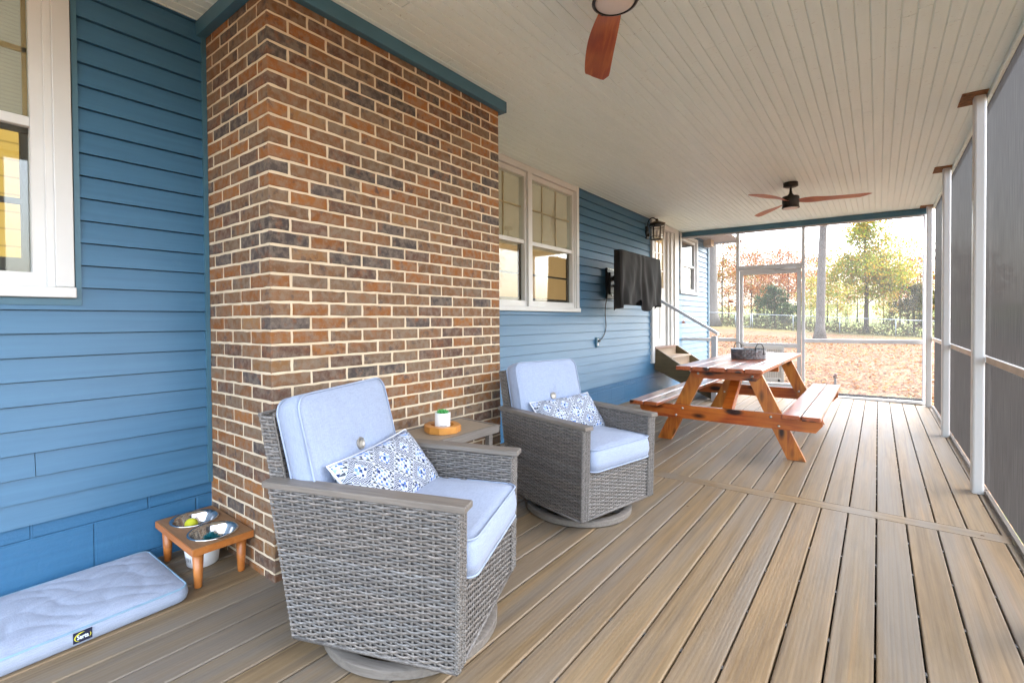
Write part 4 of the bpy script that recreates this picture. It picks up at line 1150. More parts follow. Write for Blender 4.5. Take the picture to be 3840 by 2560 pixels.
def pillow(Mc, loc, rx, tiltback, yaw, label, tagon=False):
    o = bpy.data.objects.new('throw_pillow', pm); COL.objects.link(o)
    # pillow x -> chair y, pillow y -> up, z -> forward
    Bs = Matrix(((0, 0, 1, 0), (1, 0, 0, 0), (0, 1, 0, 0), (0, 0, 0, 1)))
    o.matrix_world = Mc @ Matrix.Translation(loc) @ Matrix.Rotation(yaw, 4, 'Z') @ Matrix.Rotation(-tiltback, 4, 'Y') @ Matrix.Rotation(rx, 4, 'X') @ Bs
    tag(o, label, 'pillow', 'patterned throw pillows')
    mb = MB(); pts = []
    for (u0, v0, u1, v1) in ((-1, -1, 1, -1), (1, -1, 1, 1), (1, 1, -1, 1), (-1, 1, -1, -1)):
        for i in range(12):
            u = u0+(u1-u0)*i/12; v = v0+(v1-v0)*i/12
            pts.append((.28*u*(1-.05*(1-v*v)*abs(u)**6), .1425*v*(1-.07*(1-u*u)*abs(v)**6), 0))
    pts.append(pts[0]); mb.tube(pts, .0045, 6, cap=False); mb.build('piping', simple('pillow_piping', (.66, .68, .73), .85), o)
    if tagon:
        mb = MB(); mb.add([(.02, -.15, .004), (.075, -.15, .004), (.08, -.185, .03), (.025, -.19, .032)], [(0, 1, 2, 3)]); mb.build('care_tag', M['labelwhite'], o)
    return o
pillow(C1, (-.112, .005, .593), R(1.5), R(40), R(-3), 'blue and black patterned lumbar pillow on the nearest wicker chair')
pillow(C2, (-.112, .02, .593), R(2.5), R(40), R(-4), 'blue and black patterned lumbar pillow on the farther wicker chair', True)

# ------------------------------------------------------------------ side table, tray, succulent
ST = place(-2.045, 2.03, 0)
sb = thing('side_table', 'taupe metal side table with tan top between the two wicker chairs', 'side table', None, ST)
lx, ly, th = .335, .585, .60
mb = MB()
mb.box(-lx/2, -lx/2+.022, -ly/2, ly/2, th-.048, th, b=.002); mb.box(lx/2-.022, lx/2, -ly/2, ly/2, th-.048, th, b=.002)
mb.box(-lx/2+.0222, lx/2-.0222, -ly/2, -ly/2+.022, th-.048, th-.0004); mb.box(-lx/2+.0222, lx/2-.0222, ly/2-.022, ly/2, th-.048, th-.0004)
mb.build('apron', M['armgreyY'], sb)
mb = MB(); mb.box(-lx/2+.0224, lx/2-.0224, -ly/2+.0224, ly/2-.0224, th-.020, th-.003); mb.build('tabletop', M['tabletile'], sb)
for sx in (-1, 1):
    for sy in (-1, 1):
        mb = MB(); x_ = sx*(lx/2-.035); y_ = sy*(ly/2-.06); mb.box(x_-.017, x_+.017, y_-.017, y_+.017, 0.001, th-.0485, b=.002); mb.build('leg', M['armgreyY'], sb)
TT = ST @ Matrix.Translation((.01, -.045, th-.0025))
tr_ = MB(); n = 48
def tprof(r0, z): 
    out = []
    for k in range(n):
        a = 2*PI*k/n; q = (k % 12)/12; rr = r0*(1 + .10*abs(math.cos(2*a))**3)
        if k % 12 in (0, 1, 11): rr *= .93
        out.append((rr*math.cos(a), rr*math.sin(a), z))
    return out
rings = [tprof(.098, 0), tprof(.102, .004), tprof(.102, .036), tprof(.099, .040)]
vs = [p for g in rings for p in g] + [(.066*math.cos(2*PI*k/n), .066*math.sin(2*PI*k/n), .040) for k in range(n)] + [(.060*math.cos(2*PI*k/n), .060*math.sin(2*PI*k/n), .012) for k in range(n)]
fs = [(i*n+k, i*n+(k+1) % n, (i+1)*n+(k+1) % n, (i+1)*n+k) for i in range(5) for k in range(n)] + [tuple(range(n))[::-1], tuple(5*n+k for k in range(n))]
tr_.add(vs, fs); o = tr_.build('wooden_tray', M['traywood'], None, TT @ Matrix.Rotation(R(20), 4, 'Z'), auto=35)
tag(o, 'small round notched wooden tray on the side table', 'tray')
po = thing('succulent_plant', 'small green succulent in a white pot on the wooden tray', 'plant', None, TT @ Matrix.Translation((0, 0, .0125)))
mb = MB(); mb.lathe([(0, 0), (.037, 0), (.043, .006), (.045, .02), (.045, .096), (.042, .098), (.040, .094), (.040, .085)], 40); pot = mb.build('pot', M['ceramic'], po)
mb = MB(); mb.lathe([(.0401, .085), (0, .087)], 24); mb.build('soil', M['soil'], pot)
mb = MB(); random.seed(11)
for ringi, (nn, rad, el, ln_) in enumerate(((5, .004, 70, .018), (7, .010, 48, .026), (9, .016, 24, .032), (8, .020, 5, .030))):
    for k in range(nn):
        a = 2*PI*k/nn + ringi*.5; d = Vector((math.cos(a)*math.cos(R(el)), math.sin(a)*math.cos(R(el)), math.sin(R(el))))
        b0 = Vector((math.cos(a)*rad*.4, math.sin(a)*rad*.4, .092))
        mb.tube([b0, b0+d*ln_*.35, b0+d*ln_*.7, b0+d*ln_+Vector((0, 0, .004))], [.004, .0085, .0075, .0008], 6, flat=.55)
mb.build('leaves', M['succ'], po)
Td = Vector((math.cos(R(-50)), math.sin(R(-50)), 0))
for body, zq, sz in (('THE LOVE', .026, .0085), ('BY GRACE', .0155, .0085)):
    a = R(-38); Mt = Matrix.Translation((.0455*math.cos(a), .0455*math.sin(a), zq)) @ Matrix.Rotation(a+R(90), 4, 'Z') @ Matrix.Rotation(R(90), 4, 'X')
    text_mesh('writing', body, sz, M['ink'], pot, Mt, .0004)

# ------------------------------------------------------------------ dog bowl stand
BS = place(-2.695, .975, 0)
bsn = thing('dog_bowl_stand', 'low orange wooden stand holding two steel dog bowls', 'bowl stand', None, BS)
hx, hy, ht = .238, .130, .205
def holes_top():
    bm = bmesh.new(); mbb = MB(); n = 40; cs = ((-.113, 0), (.113, 0)); r_ = .096
    # plate top with two round holes: polygon fans between circle and rectangle halves
    for zq in (ht, ht-.034):
        pass
    for (cx_, cy_) in cs:
        x0, x1 = (-hx, 0) if cx_ < 0 else (0, hx)
        circ = [(cx_+r_*math.cos(2*PI*k/n), cy_+r_*math.sin(2*PI*k/n)) for k in range(n)]
        rect = []
        for k in range(n):
            a = 2*PI*k/n; c_, s_ = math.cos(a), math.sin(a)
            tx = ((x1 if c_ > 0 else x0)-cx_)/c_ if abs(c_) > 1e-9 else 1e9; ty = (hy if s_ > 0 else -hy)/s_ if abs(s_) > 1e-9 else 1e9
            t_ = min(tx, ty); rect.append([cx_+c_*t_, cy_+s_*t_])
        for (X_, Y_) in ((x0, hy), (x0, -hy), (x1, hy), (x1, -hy)):
            k = min(range(n), key=lambda k: math.dist(rect[k], (X_, Y_))); rect[k] = [X_, Y_]
        vs = [(a, b, ht) for a, b in circ] + [(a, b, ht) for a, b in rect] + [(a, b, ht-.034) for a, b in circ] + [(a, b, ht-.034) for a, b in rect]
        fs = []
        for k in range(n):
            q = (k+1) % n
            fs += [(k, q, n+q, n+k), (2*n+k, 3*n+k, 3*n+q, 2*n+q), (k, 2*n+k, 2*n+q, q)]
            if not (abs(rect[k][0]) < 1e-6 and abs(rect[q][0]) < 1e-6): fs.append((n+k, n+q, 3*n+q, 3*n+k))
        mbb.add(vs, fs)
    return mbb
mb = holes_top(); tp = mb.build('stand_top', M['bowltop'], bsn)
mb = MB()
e = .004
for (x0, x1, y0, y1) in ((-hx-e, hx+e, -hy-e, -hy+.0), (-hx-e, hx+e, hy, hy+e), (-hx-e, -hx, -hy, hy), (hx, hx+e, -hy, hy)): mb.box(x0, x1, y0, y1, ht-.036, ht-.003, b=.0015)
mb.build('stand_edge', M['bowlwood'], tp)
for sx in (-1, 1):
    for sy in (-1, 1):
        mb = MB(); mb.lathe([(0, .001), (.014, .001), (.016, .004), (.024, ht-.036), (0, ht-.036)], 20, (sx*(hx-.045), sy*(hy-.035), 0)); mb.build('leg', M['bowlwood'], bsn)
for cx_, nm, lab in ((-.113, 'dog_bowl', 'steel dog bowl holding a yellow ball, nearer the blue wall'), (.113, 'dog_bowl', 'steel dog bowl holding a teal spiky toy, in the wooden stand')):
    mb = MB(); z0 = ht+.003
    mb.lathe([(.108, -.002), (.110, .001), (.106, .005), (.098, .003), (.090, -.012), (.078, -.045), (.060, -.060), (0, -.062)], 48, (cx_, 0, z0))
    mb.lathe([(.100, -.004), (.092, -.016), (.080, -.048), (.060, -.064), (0, -.066)], 48, (cx_, 0, z0))
    o = mb.build(nm, M['steel'], None, BS, recalc=False); tag(o, lab, 'bowl', 'steel dog bowls in the stand')
mb = MB(); mb.lathe([(.0, -.03)] + [(.03*math.cos(a_), .03*math.sin(a_)) for a_ in [R(-80+16*i) for i in range(11)]] + [(0, .03)], 24)
o = mb.build('tennis_ball', M['yball'], None, BS @ Matrix.Translation((-.125, -.012, ht-.026))); tag(o, 'yellow ball lying in the steel dog bowl', 'ball')
mb = MB(); random.seed(9)
for i in range(190):
    a = random.uniform(0, 2*PI); e_ = math.asin(random.uniform(-.2, 1)); d = Vector((math.cos(a)*math.cos(e_), math.sin(a)*math.cos(e_), math.sin(e_)))
    mb.tube([d*.012, d*random.uniform(.034, .042)], [.0035, .0012], 4)
o = mb.build('spiky_toy', M['teal'], None, BS @ Matrix.Translation((.118, -.012, ht-.035))); tag(o, 'teal spiky rubber toy lying in a steel dog bowl', 'toy')
WB = place(-2.735, .985, 0)
mb = MB(); mb.lathe([(0, .001), (.066, .001), (.070, .005), (.080, .085), (.077, .088), (.074, .084), (.064, .012), (0, .010)], 44); o = mb.build('ceramic_bowl', M['ceramic'], None, WB); tag(o, 'white ceramic bowl with thin lettering on the deck under the stand', 'bowl')
for i, ch_ in enumerate('JUNK'):
    a = R(-96+11*i); Mt = Matrix.Translation((.0765*math.cos(a), .0765*math.sin(a), .047)) @ Matrix.Rotation(a+R(90), 4, 'Z') @ Matrix.Rotation(R(86), 4, 'X') @ Matrix.Diagonal((.42, 1.5, 1, 1))
    text_mesh('writing', ch_, .034, M['ink'], o, Mt, .0004, offset=-.0006)

for (x, y, a, lab) in ((.50, 3.98, 20, 'tiny brown leaf scrap on the deck cross board by the right screen'), (.585, 4.62, 80, 'tiny brown leaf scrap on the deck just in front of the nearest white post'), (.30, 6.1, 140, 'tiny brown leaf scrap on the deck halfway along the right screens'), (-1.02, 3.3, 50, 'tiny brown leaf scrap on the deck in front of the farther wicker chair')):
    mb = MB(); q = .011; mb.add([(p*q, v_*q, .002+.5*q*abs(v_)) for p, v_ in LEAFP] + [(p*q, v_*q, .001+.5*q*abs(v_)) for p, v_ in LEAFP], [tuple(range(16)), tuple(range(16, 32))[::-1]] + [(i, (i+1) % 16, (i+1) % 16+16, i+16) for i in range(16)])
    tag(mb.build('leaf_scrap', simple('leaf_scrap_brown', (.10, .045, .02), .7), None, place(x, y, R(a), .001)), lab, 'leaf', 'leaf scraps on the deck')
# ------------------------------------------------------------------ dog bed
BD = place(-2.675, .27, R(1.0))
lxb, lyb, thb = .515, 1.08, .074
mb = MB(); nx, ny = 60, 130; vs = []
def bedtop(x, y):
    u = 2*x/lxb; v = 2*y/lyb
    qx = x*15 + .35*math.sin(y*15); qy = y*13 + .35*math.sin(x*17)
    quilt = abs(math.sin(PI*(qx+qy)*.55+.8*math.sin(qx*2.1)))**.45*.5 + abs(math.sin(PI*(qx-qy)*.55+.8*math.sin(qy*1.7)))**.45*.5
    e = max(0, 1-abs(u)**10)*max(0, 1-abs(v)**14)
    return thb - .010*(1-e) + e*(.011*quilt - .002) + .007*noise.noise((x*5, y*5, 1))*e + .01*(1-u*u)*(1-v*v)
for j in range(ny+1):
    for i in range(nx+1):
        x = lxb*(i/nx-.5); y = lyb*(j/ny-.5)
        rr = .04; cx_ = max(-lxb/2+rr, min(lxb/2-rr, x)); cy_ = max(-lyb/2+rr, min(lyb/2-rr, y)); d = math.hypot(x-cx_, y-cy_)
        z = bedtop(x, y)
        if d > rr: x = cx_+(x-cx_)*rr/d; y = cy_+(y-cy_)*rr/d
        vs.append((x, y, z))
W4 = nx+1
fs = [(j*W4+i, j*W4+i+1, (j+1)*W4+i+1, (j+1)*W4+i) for j in range(ny) for i in range(nx)]
mb.add(vs, fs, None, True)
border = [i for i in range(nx+1)] + [j*W4+nx for j in range(1, ny+1)] + [ny*W4+i for i in range(nx-1, -1, -1)] + [j*W4 for j in range(ny-1, 0, -1)]
nb = len(border); side = []
for r_, (zf, out) in enumerate(((1, 0), (.85, .006), (.5, .011), (.15, .007), (0.0, -.004))):
    for b_ in border:
        x, y, z = vs[b_]; L_ = math.hypot(x, y*.5) or 1
        nx_ = max(-1, min(1, (x/(lxb/2))**9)); ny_ = max(-1, min(1, (y/(lyb/2))**9))
        side.append((x+nx_*out, y+ny_*out, z*zf+.002))
mb.add(side, [(r_*nb+k, r_*nb+(k+1) % nb, (r_+1)*nb+(k+1) % nb, (r_+1)*nb+k) for r_ in range(4) for k in range(nb)], None, True)
bed = mb.build('dog_bed', M['bed'], None, BD, auto=60); tag(bed, 'flat quilted pale blue dog bed on the deck against the blue wall', 'dog bed')
mb = MB(); pts = [(vs[b_][0]*1.006, vs[b_][1]*1.003, vs[b_][2]-.001) for b_ in border[::2]]; pts.append(pts[0]); mb.tube(pts, .0045, 6, cap=False)
mb.build('piping', M['bedpipe'], bed)
Lx = lxb/2+.0125
ylab = .18
mb = MB(); mb.box(Lx-.003, Lx, ylab-.028, ylab+.028, .018, .058); lb = mb.build('brand_label', M['labelnavy'], bed)
mtx = Matrix.Translation((Lx+.0004, ylab, .037)) @ Matrix.Rotation(R(90), 4, 'Z') @ Matrix.Rotation(R(90), 4, 'X') @ Matrix.Diagonal((.8, 1.15, 1, 1))
text_mesh('writing', 'Serta', .0205, M['labelwhite'], lb, mtx, .0004, offset=.0004)
mb = MB()
for (a0, a1, w0) in ((75, 245, .0032), (-38, 30, .0018)):
    n_ = 18; vs2 = []
    for i in range(n_+1):
        a = R(a0+(a1-a0)*i/n_); w_ = w0*math.sin(PI*(i/n_)**.8)+.0003
        for s_ in (-1, 1): vs2.append((Lx+.0005, ylab+(.0235+s_*w_*.6)*math.cos(a), 037e-3+(.0165+s_*w_*.6)*math.sin(a)))
    mb.add(vs2, [(2*i, 2*i+2, 2*i+3, 2*i+1) for i in range(n_)])
mb.build('ring_mark', M['labelyellow'], lb)

# ------------------------------------------------------------------ picnic table
pt = thing('picnic_table', 'reddish stained wooden picnic table with two attached benches', 'picnic table', None, Matrix.Translation((-1.18, 5.99, fz(-1.18))))
PT = pt.matrix_world.inverted()
def PB(mb, name, mat): return mb.build(name, mat, pt, PT)
ZT = .862; ya, yb = 4.67, 7.31
bw = (-.798+1.562)/5
for i in range(5):
    x0 = -1.562+bw*i+.003; x1 = -1.562+bw*(i+1)-.003; d1 = random.uniform(-.006, .006)
    mb = MB(); mb.box(x0, x1, ya+d1, yb+d1, ZT-.040, ZT+random.uniform(-.001, .001), b=.007); PB(mb, 'top_board', M['cedartop'])
ZB_ = .485
for (x0, x1) in ((-.662, -.373), (-2.045, -1.755)):
    m_ = (x0+x1)/2
    for (p, q) in ((x0, m_-.004), (m_+.004, x1)):
        mb = MB(); mb.box(p, q, 4.70+random.uniform(-.004, .004), 7.24, ZB_-.040, ZB_, b=.007); PB(mb, 'seat_board', M['cedartop'])
bolts = MB()
for end, (yl0, yl1, ys0, ys1) in enumerate(((4.985, 5.025, 4.945, 4.985), (6.905, 6.945, 6.945, 6.985))):
    # cross beams: top cleat and seat support, outside of the legs
    mb = MB(); mb.prism([(-1.50, ZT-.042), (-.862, ZT-.042), (-.862, ZT-.085), (-.905, ZT-.135), (-1.455, ZT-.135), (-1.50, ZT-.085)], ys0, ys1, 'y'); PB(mb, 'top_cleat', M['cedarx'])
    mb = MB(); mb.prism([(-2.03, ZB_-.042), (-.378, ZB_-.042), (-.378, ZB_-.11), (-.43, ZB_-.178), (-1.98, ZB_-.178), (-2.03, ZB_-.11)], ys0, ys1, 'y'); PB(mb, 'seat_support', M['cedarx'])
    for s_ in (-1, 1):
        cx_ = -1.18; xt = cx_+s_*.235; xbm = cx_+s_*.60; wd = .072
        ztop = ZT-.044; zb2 = fz(xbm)+.001
        poly = [(xt-wd, ztop), (xt+wd, ztop), (xbm+wd, zb2), (xbm-wd, zb2)]
        Mx = None; mb = MB(); mb.prism(poly, yl0, yl1, 'y'); PB(mb, 'leg', M['cedarz'])
        yf_ = ys0-.001 if end == 0 else ys1+.001
        for (bx_, bz_) in ((xt+s_*.01, ZT-.09), (xbm-s_*.20, ZB_-.075), (xbm-s_*.135, ZB_-.15)):
            sgn = -1 if end == 0 else 1
            bolts.lathe([(0, .006), (.008, .005), (.012, 0)], 12, M=Matrix.Translation((bx_, yf_, bz_)) @ Matrix.Rotation(R(90)*(-sgn), 4, 'X'))
            yin = yl1+.001 if end == 0 else yl0-.001
            bolts.lathe([(0, .006), (.008, .005), (.012, 0)], 12, M=Matrix.Translation((bx_, yin, bz_)) @ Matrix.Rotation(R(90)*(sgn), 4, 'X'))
mb = MB(); y_a = 5.026; y_b = 5.80
mb.add([(-1.22, y_a, ZB_-.10), (-1.14, y_a, ZB_-.10), (-1.14, y_a, ZB_-.19), (-1.22, y_a, ZB_-.19), (-1.22, y_b, ZT-.045), (-1.14, y_b, ZT-.045), (-1.14, y_b-.09, ZT-.045), (-1.22, y_b-.09, ZT-.045)][:0], [])
for (s0, s1) in ((5.026, 5.62), (6.904, 6.31)):
    vs = []
    for (y_, z_) in ((s0, ZB_-.06), (s0, ZB_-.17), (s1, ZT-.0425), (s1+(.09 if s1 < 6 else -.09)*1, ZT-.0425)): vs += [(-1.225, y_, z_), (-1.135, y_, z_)]
    mb = MB(); mb.add(vs, [(0, 1, 3, 2), (2, 3, 7, 6), (6, 7, 5, 4), (4, 5, 1, 0), (0, 2, 6, 4), (1, 5, 7, 3)]); PB(mb, 'brace', M['cedarx'])

mb = MB(); mb.box(-1.50, -.862, 5.94, 5.98, ZT-.13, ZT-.0425, b=.003); PB(mb, 'middle_cleat', M['cedarx'])
PB(bolts, 'bolts', M['bolt'])['kind'] = 'stuff'
# galvanised tray
GT = Matrix.Translation((-1.178, 6.02, ZT+.002)) @ Matrix.Rotation(R(10), 4, 'Z')
gt = thing('galvanised_tray', 'round embossed galvanised tray with two loop handles on the picnic table', 'tray', None, GT)
mb = MB(); mb.lathe([(0, .0), (.176, .0), (.180, .003), (.184, .102), (.187, .107), (.183, .109), (.179, .103), (.175, .006), (0, .004)], 72); mb.build('tray_body', M['galv'], gt)
for s_ in (-1, 1):
    mb = MB(); pts = []
    for i in range(17):
        a = PI*i/16; pts.append((.055*math.cos(a)*1.0, s_*.184, .070+.105*math.sin(a)**.8))
    pts = [(.055, s_*.186, .045)] + pts + [(-.055, s_*.186, .045)]
    mb.tube(pts, .0048, 8); mb.build('handle', M['black'], gt, Matrix.Rotation(R(38), 4, 'Z'))

# ------------------------------------------------------------------ back yard: fence, trees, shrubs
fn = thing('chain_link_fence', 'grey chain link fence across the back of the leafy yard', 'fence')
def fpt(x): y = 41.0 if x > -8.8 else 41.0+(-8.8-x)*.08; y = 41+.07*(-x-4)*0; return Vector((x, 41.0, gz(x, 41.0)))
FH = 1.12
fx = [-13.4, -11.2, -8.95, -7.75, -5.0, -2.15, .93, 3.6, 6.4, 9.4]
mb = MB(); mb.tube([tuple(fpt(x)+Vector((0, 0, FH))) for x in fx[:3]], .030, 6); mb.tube([tuple(fpt(x)+Vector((0, 0, FH))) for x in fx[3:]], .030, 6); mb.build('top_rail', M['fencem'], fn)
for x in fx:
    mb = MB(); p = fpt(x); h_ = FH+.05; mb.tube([tuple(p-Vector((0, 0, .1))), tuple(p+Vector((0, 0, h_)))], .038 if x in (-8.95, -7.75) else .03, 8); mb.build('post', M['fencem'], fn)
mb = MB()
for seg in (fx[:3], fx[3:]):
    vs = []
    for x in seg: p = fpt(x); vs += [tuple(p+Vector((0, -.03, .02))), tuple(p+Vector((0, -.03, FH)))]
    mb.add(vs, [(2*i, 2*i+2, 2*i+3, 2*i+1) for i in range(len(seg)-1)])
mb.build('wire_mesh', M['chain'], fn)
mb = MB(); a = fpt(-8.85); b = fpt(-7.85)
z0 = max(a.z, b.z)
mb.tube([(-8.87, 40.95, z0+.08), (-8.87, 40.95, z0+FH-.02), (-7.86, 40.95, z0+FH-.02), (-7.86, 40.95, z0+.08), (-8.87, 40.95, z0+.08)], .024, 6); g_ = mb.build('gate', M['fencem'], fn)
mb = MB(); mb.add([(-8.86, 40.95, z0+.08), (-7.87, 40.95, z0+.08), (-7.87, 40.95, z0+FH-.03), (-8.86, 40.95, z0+FH-.03)], [(0, 1, 2, 3)]); mb.build('wire_mesh', M['chain'], g_)

def bark(name, c):
    t = NT(name); v = t.mapping((5, 5, 1.2)); n = t.noise(v, 4, 5, .7); t.bump(n, .8, .03)
    return t.fin(t.ramp(n, [(.3, tuple(q*.6 for q in c)), (.7, tuple(q*1.25 for q in c))]), .85, .2)
M['bark1'] = bark('grey_bark', (.125, .112, .10)); M['bark2'] = bark('pale_bark', (.14, .13, .118)); M['bark3'] = bark('thin_bark', (.05, .04, .032))
def tree_parts(seed, H, crown, pal, nleaf, leaf, tr, bark_m='bark3', lean=0, limbs=9, twist=.3, cr0=.3, name='tree', tap=.88):
    """crown: list of (cx, cy, cz, rx, ry, rz) as fractions of H ; returns (trunk mesh, crown mesh)"""
    rnd = random.Random(seed); mt = MB()
    pts = []; rad = []
    n = 24
    for i in range(n+1):
        u = i/n; pts.append((lean*H*u + twist*.12*H*noise.noise((u*2.3, seed, 0))*u, twist*.1*H*noise.noise((u*2, seed, 5))*u, H*.93*u)); rad.append(tr*(1-tap*u)**.9*(1+(.6*math.exp(-u*60) if i < 2 else 0)))
    mt.tube(pts, rad, 10)
    tips = []
    for k in range(limbs):
        u = cr0 + (.93-cr0)*((k+.5)/limbs); i = min(n-1, int(u*n)); p = Vector(pts[i]).lerp(Vector(pts[i+1]), u*n-i)
        a = k*2.4+rnd.uniform(-.4, .4); L_ = H*(.34*(1-u)+.09)*rnd.uniform(.7, 1.25)
        d = Vector((math.cos(a), math.sin(a), rnd.uniform(.25, .9))).normalized(); q = [p]
        for s_ in range(4):
            d = (d+Vector((rnd.uniform(-.3, .3), rnd.uniform(-.3, .3), rnd.uniform(-.15, .25)))).normalized(); q.append(q[-1]+d*L_/4)
        r0 = rad[i]*.42; mt.tube([tuple(x) for x in q], [r0, r0*.7, r0*.45, r0*.28, r0*.1], 5)
        tips += q[2:]
        for s_ in range(3):
            b0 = q[rnd.randint(1, 4)]; d2 = Vector((rnd.uniform(-1, 1), rnd.uniform(-1, 1), rnd.uniform(-.1, .8))).normalized()
            b1 = b0+d2*L_*.32; mt.tube([tuple(b0), tuple((b0+b1)/2+Vector((0, 0, .02*H*rnd.uniform(-1, 1)))), tuple(b1)], [r0*.3, r0*.2, r0*.05], 4); tips.append(b1)
    mc = MB()
    # sub-clusters inside crown blobs
    cl = []
    for t_ in tips: cl.append((t_, H*.055))
    for (cx_, cy_, cz_, rx, ry, rz) in crown:
        for _ in range(int(10+rx*70)):
            while True:
                p = Vector((rnd.uniform(-1, 1), rnd.uniform(-1, 1), rnd.uniform(-1, 1)))
                if .25 < p.length < 1: break
            cl.append((Vector((H*(cx_+rx*p.x), H*(cy_+ry*p.y), H*(cz_+rz*p.z))), H*rnd.uniform(.02, .055)))
    for _ in range(nleaf):
        c, r_ = rnd.choice(cl); p = c + Vector((rnd.gauss(0, 1), rnd.gauss(0, 1), rnd.gauss(0, .7)))*r_
        s_ = leaf*rnd.uniform(.6, 1.3); d1 = Vector((rnd.gauss(0, 1), rnd.gauss(0, 1), rnd.gauss(0, 1))).normalized(); d2 = d1.orthogonal().normalized(); d2 = (d2*math.cos(rnd.random()*6)+d1.cross(d2)*math.sin(rnd.random()*6)).normalized()
        nz = noise.noise((c.x*.9/H*8+seed, c.y*8/H, c.z*8/H)); c0 = pal[int(min(.999, max(0, rnd.random()*.65+.35*(nz+.5)))*len(pal))]; k = rnd.uniform(.75, 1.25)
        mc.add([p-d1*s_, p-d2*s_*.55, p+d1*s_, p+d2*s_*.55], [(0, 1, 2, 3)], tuple((g**1.2)*k*.54 for g in c0))
    tm = mt.build('trunk', M[bark_m]); cm = mc.build('crown', M['leaf'], recalc=False)
    return tm, cm
def make_tree(kind, label, cat, group, loc, scale=1, rot=0, parts=None, **kw):
    root = thing(kind, label, cat, group)
    if parts is None: tm, cm = tree_parts(**kw)
    else: tm, cm = parts[0].copy(), parts[1].copy(); COL.objects.link(tm); COL.objects.link(cm)
    tm.parent = root; cm.parent = root
    root.matrix_world = Matrix.Translation(loc) @ Matrix.Rotation(rot, 4, 'Z') @ Matrix.Scale(scale, 4)
    return root, (tm, cm)
ORANGE = [(.42, .12, .03), (.50, .20, .05), (.55, .28, .08), (.36, .09, .03), (.48, .24, .10)]
GOLD = [(.60, .54, .05), (.46, .54, .05), (.72, .52, .05), (.36, .46, .05), (.75, .42, .05)]
GREEN = [(.06, .13, .05), (.08, .16, .06), (.05, .10, .045), (.11, .19, .07)]
MIX = [(.45, .28, .06), (.30, .30, .05), (.52, .22, .05), (.42, .14, .04), (.35, .33, .10)]
def at(az, d, dz=0):
    a = R(az); x, y = d*math.sin(a), d*math.cos(a); return (x, y, gz(x, y)+dz)
make_tree('oak_tree', 'tall bare grey trunk standing before the fence behind the right screen', 'tree', None, at(-4.6, 33), kw=None or 0, **{}) if False else None
tA, _ = make_tree('oak_tree', 'tall straight grey tree trunk before the fence, seen right of the screen door', 'tree', 'big oaks', at(-4.65, 33), seed=2, H=17, crown=[(0, 0, .8, .2, .2, .14)], pal=ORANGE, nleaf=2600, leaf=.10, tr=.245, bark_m='bark1', limbs=12, twist=.35, cr0=.42, lean=.025, tap=.6)
tB, _ = make_tree('oak_tree', 'thick pale tree trunk by the corner of the blue house wing', 'tree', 'big oaks', at(-14.75, 43), seed=9, H=22, crown=[(0, 0, .78, .2, .2, .16)], pal=ORANGE, nleaf=3600, leaf=.12, tr=.56, bark_m='bark2', limbs=12, twist=.2, cr0=.45, tap=.6)
tC, _ = make_tree('maple_tree', 'yellow green maple tree rising behind the right part of the fence', 'tree', None, at(-.9, 43), seed=4, H=9.2,
    crown=[(-.03, 0, .40, .34, .26, .15), (.0, 0, .56, .19, .16, .11), (-.02, 0, .78, .035, .035, .10), (.20, 0, .42, .18, .12, .12)], pal=GOLD, nleaf=20000, leaf=.085, tr=.17, limbs=12, cr0=.22)
tD, _ = make_tree('juniper_shrub', 'rounded dark green juniper behind the fence beside the gate', 'shrub', None, at(-8.6, 44), seed=6, H=3.7,
    crown=[(0, 0, .42, .50, .42, .36), (-.1, 0, .66, .28, .28, .24), (.3, 0, .30, .3, .28, .26)], pal=GREEN, nleaf=11000, leaf=.06, tr=.10, limbs=8, cr0=.08)
tE, _ = make_tree('juniper_shrub', 'olive green shrub behind the fence at the right end of the view', 'shrub', None, at(2.6, 43.5), seed=16, H=3.9,
    crown=[(0, 0, .40, .42, .38, .34), (.1, 0, .7, .22, .22, .2)], pal=[(.09, .12, .05), (.13, .15, .06), (.20, .17, .06), (.06, .09, .04)], nleaf=8000, leaf=.06, tr=.08, limbs=8, cr0=.1)
# woods beyond
base = []
specs = [(31, 10.5, [(0, 0, .62, .24, .24, .26), (.05, 0, .30, .26, .26, .20)], ORANGE, 4600, .10), (32, 12, [(0, 0, .66, .20, .20, .26), (-.05, 0, .28, .24, .24, .2), (.1, 0, .5, .16, .16, .14)], MIX, 4600, .10), (33, 8.5, [(0, 0, .58, .26, .26, .28), (0, 0, .25, .26, .26, .2)], GOLD, 5000, .095), (34, 11, [(0, 0, .62, .22, .22, .28), (0, 0, .26, .22, .22, .2)], [(.50, .20, .08), (.45, .13, .06), (.55, .30, .14)], 4200, .10)]
TL = ['orange woodland tree', 'mixed gold and orange woodland tree', 'yellow woodland tree', 'rust coloured woodland tree']
rnd = random.Random(77)
lay = [(-18.5, 52, 1), (-17, 60, 0), (-15.6, 56, 3), (-13.6, 50, 1), (-13.0, 62, 0), (-12.2, 58, 3), (-11.6, 70, 1), (-10.8, 56, 0), (-10.2, 66, 3), (-9.6, 74, 2), (-8.9, 60, 0), (-8.1, 68, 1), (-7.4, 57, 3), (-6.6, 64, 0), (-6.0, 74, 1), (-5.4, 55, 2), (-4.9, 68, 0), (-4.0, 60, 1), (-3.2, 58, 2), (-2.4, 72, 0), (-1.6, 64, 1), (.4, 62, 2), (.9, 74, 0), (1.6, 56, 1), (2.2, 66, 3), (3.0, 60, 0), (3.8, 64, 2), (5, 58, 1), (7, 60, 0)]
made = {}
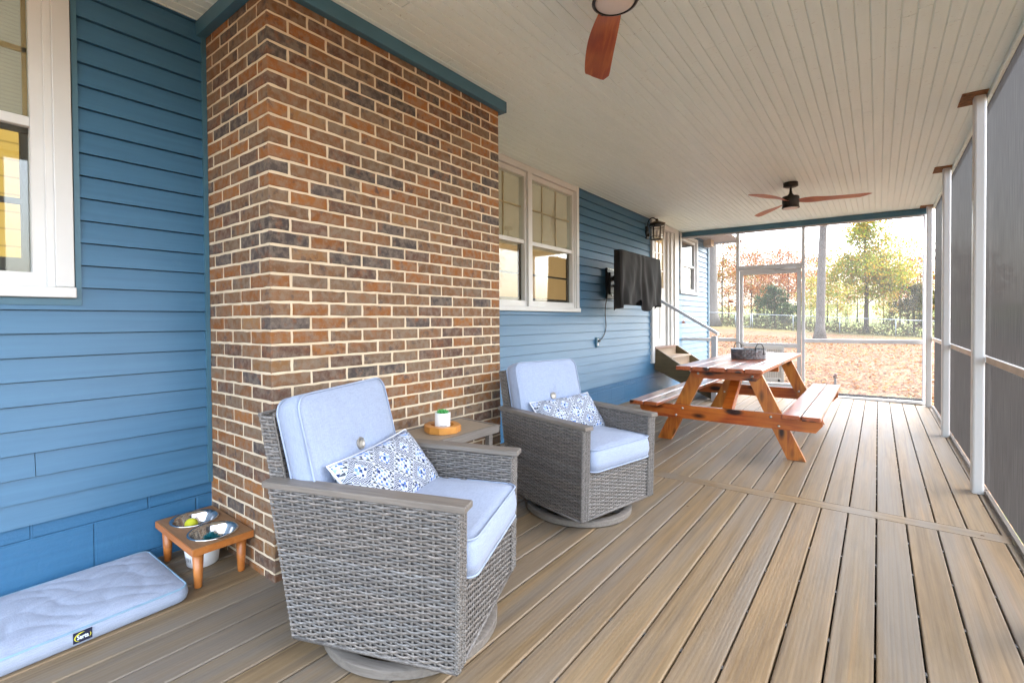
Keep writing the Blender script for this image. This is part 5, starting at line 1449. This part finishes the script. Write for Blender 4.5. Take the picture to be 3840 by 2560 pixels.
for i, (az, d, k) in enumerate(lay):
    sp = specs[k]; s_ = rnd.uniform(.70, 1.0)*(.78 if az > -6 else 1.0)
    if -6 < az and d > 70: s_ *= .8
    lab = '%s in the far wood behind the fence' % TL[k]
    loc = at(az, d)
    if k not in made:
        r_, made[k] = make_tree('woodland_tree', lab, 'tree', 'woodland trees with crowns like this one: '+TL[k], loc, s_, rnd.uniform(0, 6), seed=sp[0], H=sp[1], crown=sp[2], pal=sp[3], nleaf=sp[4], leaf=sp[5], tr=.10, limbs=12, cr0=.15)
    else: make_tree('woodland_tree', lab, 'tree', 'woodland trees with crowns like this one: '+TL[k], loc, s_, rnd.uniform(0, 6), parts=made[k])
# trees off to the right, seen dimly through the dark screens
for (x, y, k) in ((9, 13, 1), (14, 22, 0), (7.5, 6, 3)):
    make_tree('yard_tree', 'yard tree seen only dimly through the dark side screens', 'tree', 'trees beyond the side screens', (x, y, gz(x, y)), .75, rnd.uniform(0, 6), parts=made[k])
# undergrowth along the fence (uncountable brush)
mb = MB(); rb2 = random.Random(5)
for i in range(4500):
    x = rb2.uniform(-14, 8); y = 41.4+rb2.random()**1.5*5; h_ = abs(rb2.gauss(0, .42))*(.5+1.1*abs(noise.noise((x*.6, 3, 3)))*2)
    z = gz(x, y)+min(1.6, h_); s_ = rb2.uniform(.05, .10); a = rb2.uniform(0, PI); c = rb2.choice([(.06, .055, .02), (.09, .075, .03), (.045, .05, .02), (.11, .065, .03), (.08, .09, .025)])
    mb.add([(x-s_*math.cos(a), y-s_*math.sin(a), z), (x, y, z-s_*.5), (x+s_*math.cos(a), y+s_*math.sin(a), z), (x, y, z+s_*.9)], [(0, 1, 2, 3)], c)
for i in range(500):
    x = rb2.uniform(-14, 8); y = 41.3+rb2.random()*4; p = Vector((x, y, gz(x, y))); h_ = rb2.uniform(.5, 1.9)
    q = p+Vector((rb2.uniform(-.3, .3), 0, h_)); mb.tube([tuple(p), tuple(q)], [.012, .004], 3, (.13, .10, .07))
br = mb.build('undergrowth', M['leaf'], recalc=False); struct(br, 'stuff'); tag(br, 'tangled brown and green undergrowth along the far fence', 'undergrowth')
# garden hose bib stake seen over the bench
stk = thing('garden_stake', 'short dark metal stake standing in the leaves past the right bench', 'stake', None, Matrix.Translation((-.62, 10.6, gz(-.62, 10.6))))
mb = MB(); mb.tube([(0, 0, 0), (0, 0, .72)], .018, 8); mb.build('rod', M['black'], stk)
mb = MB(); mb.tube([(-.01, 0, .70), (.01, 0, .78)], .028, 10); mb.build('tap', simple('rusty_tap', (.10, .03, .02), .5), stk)
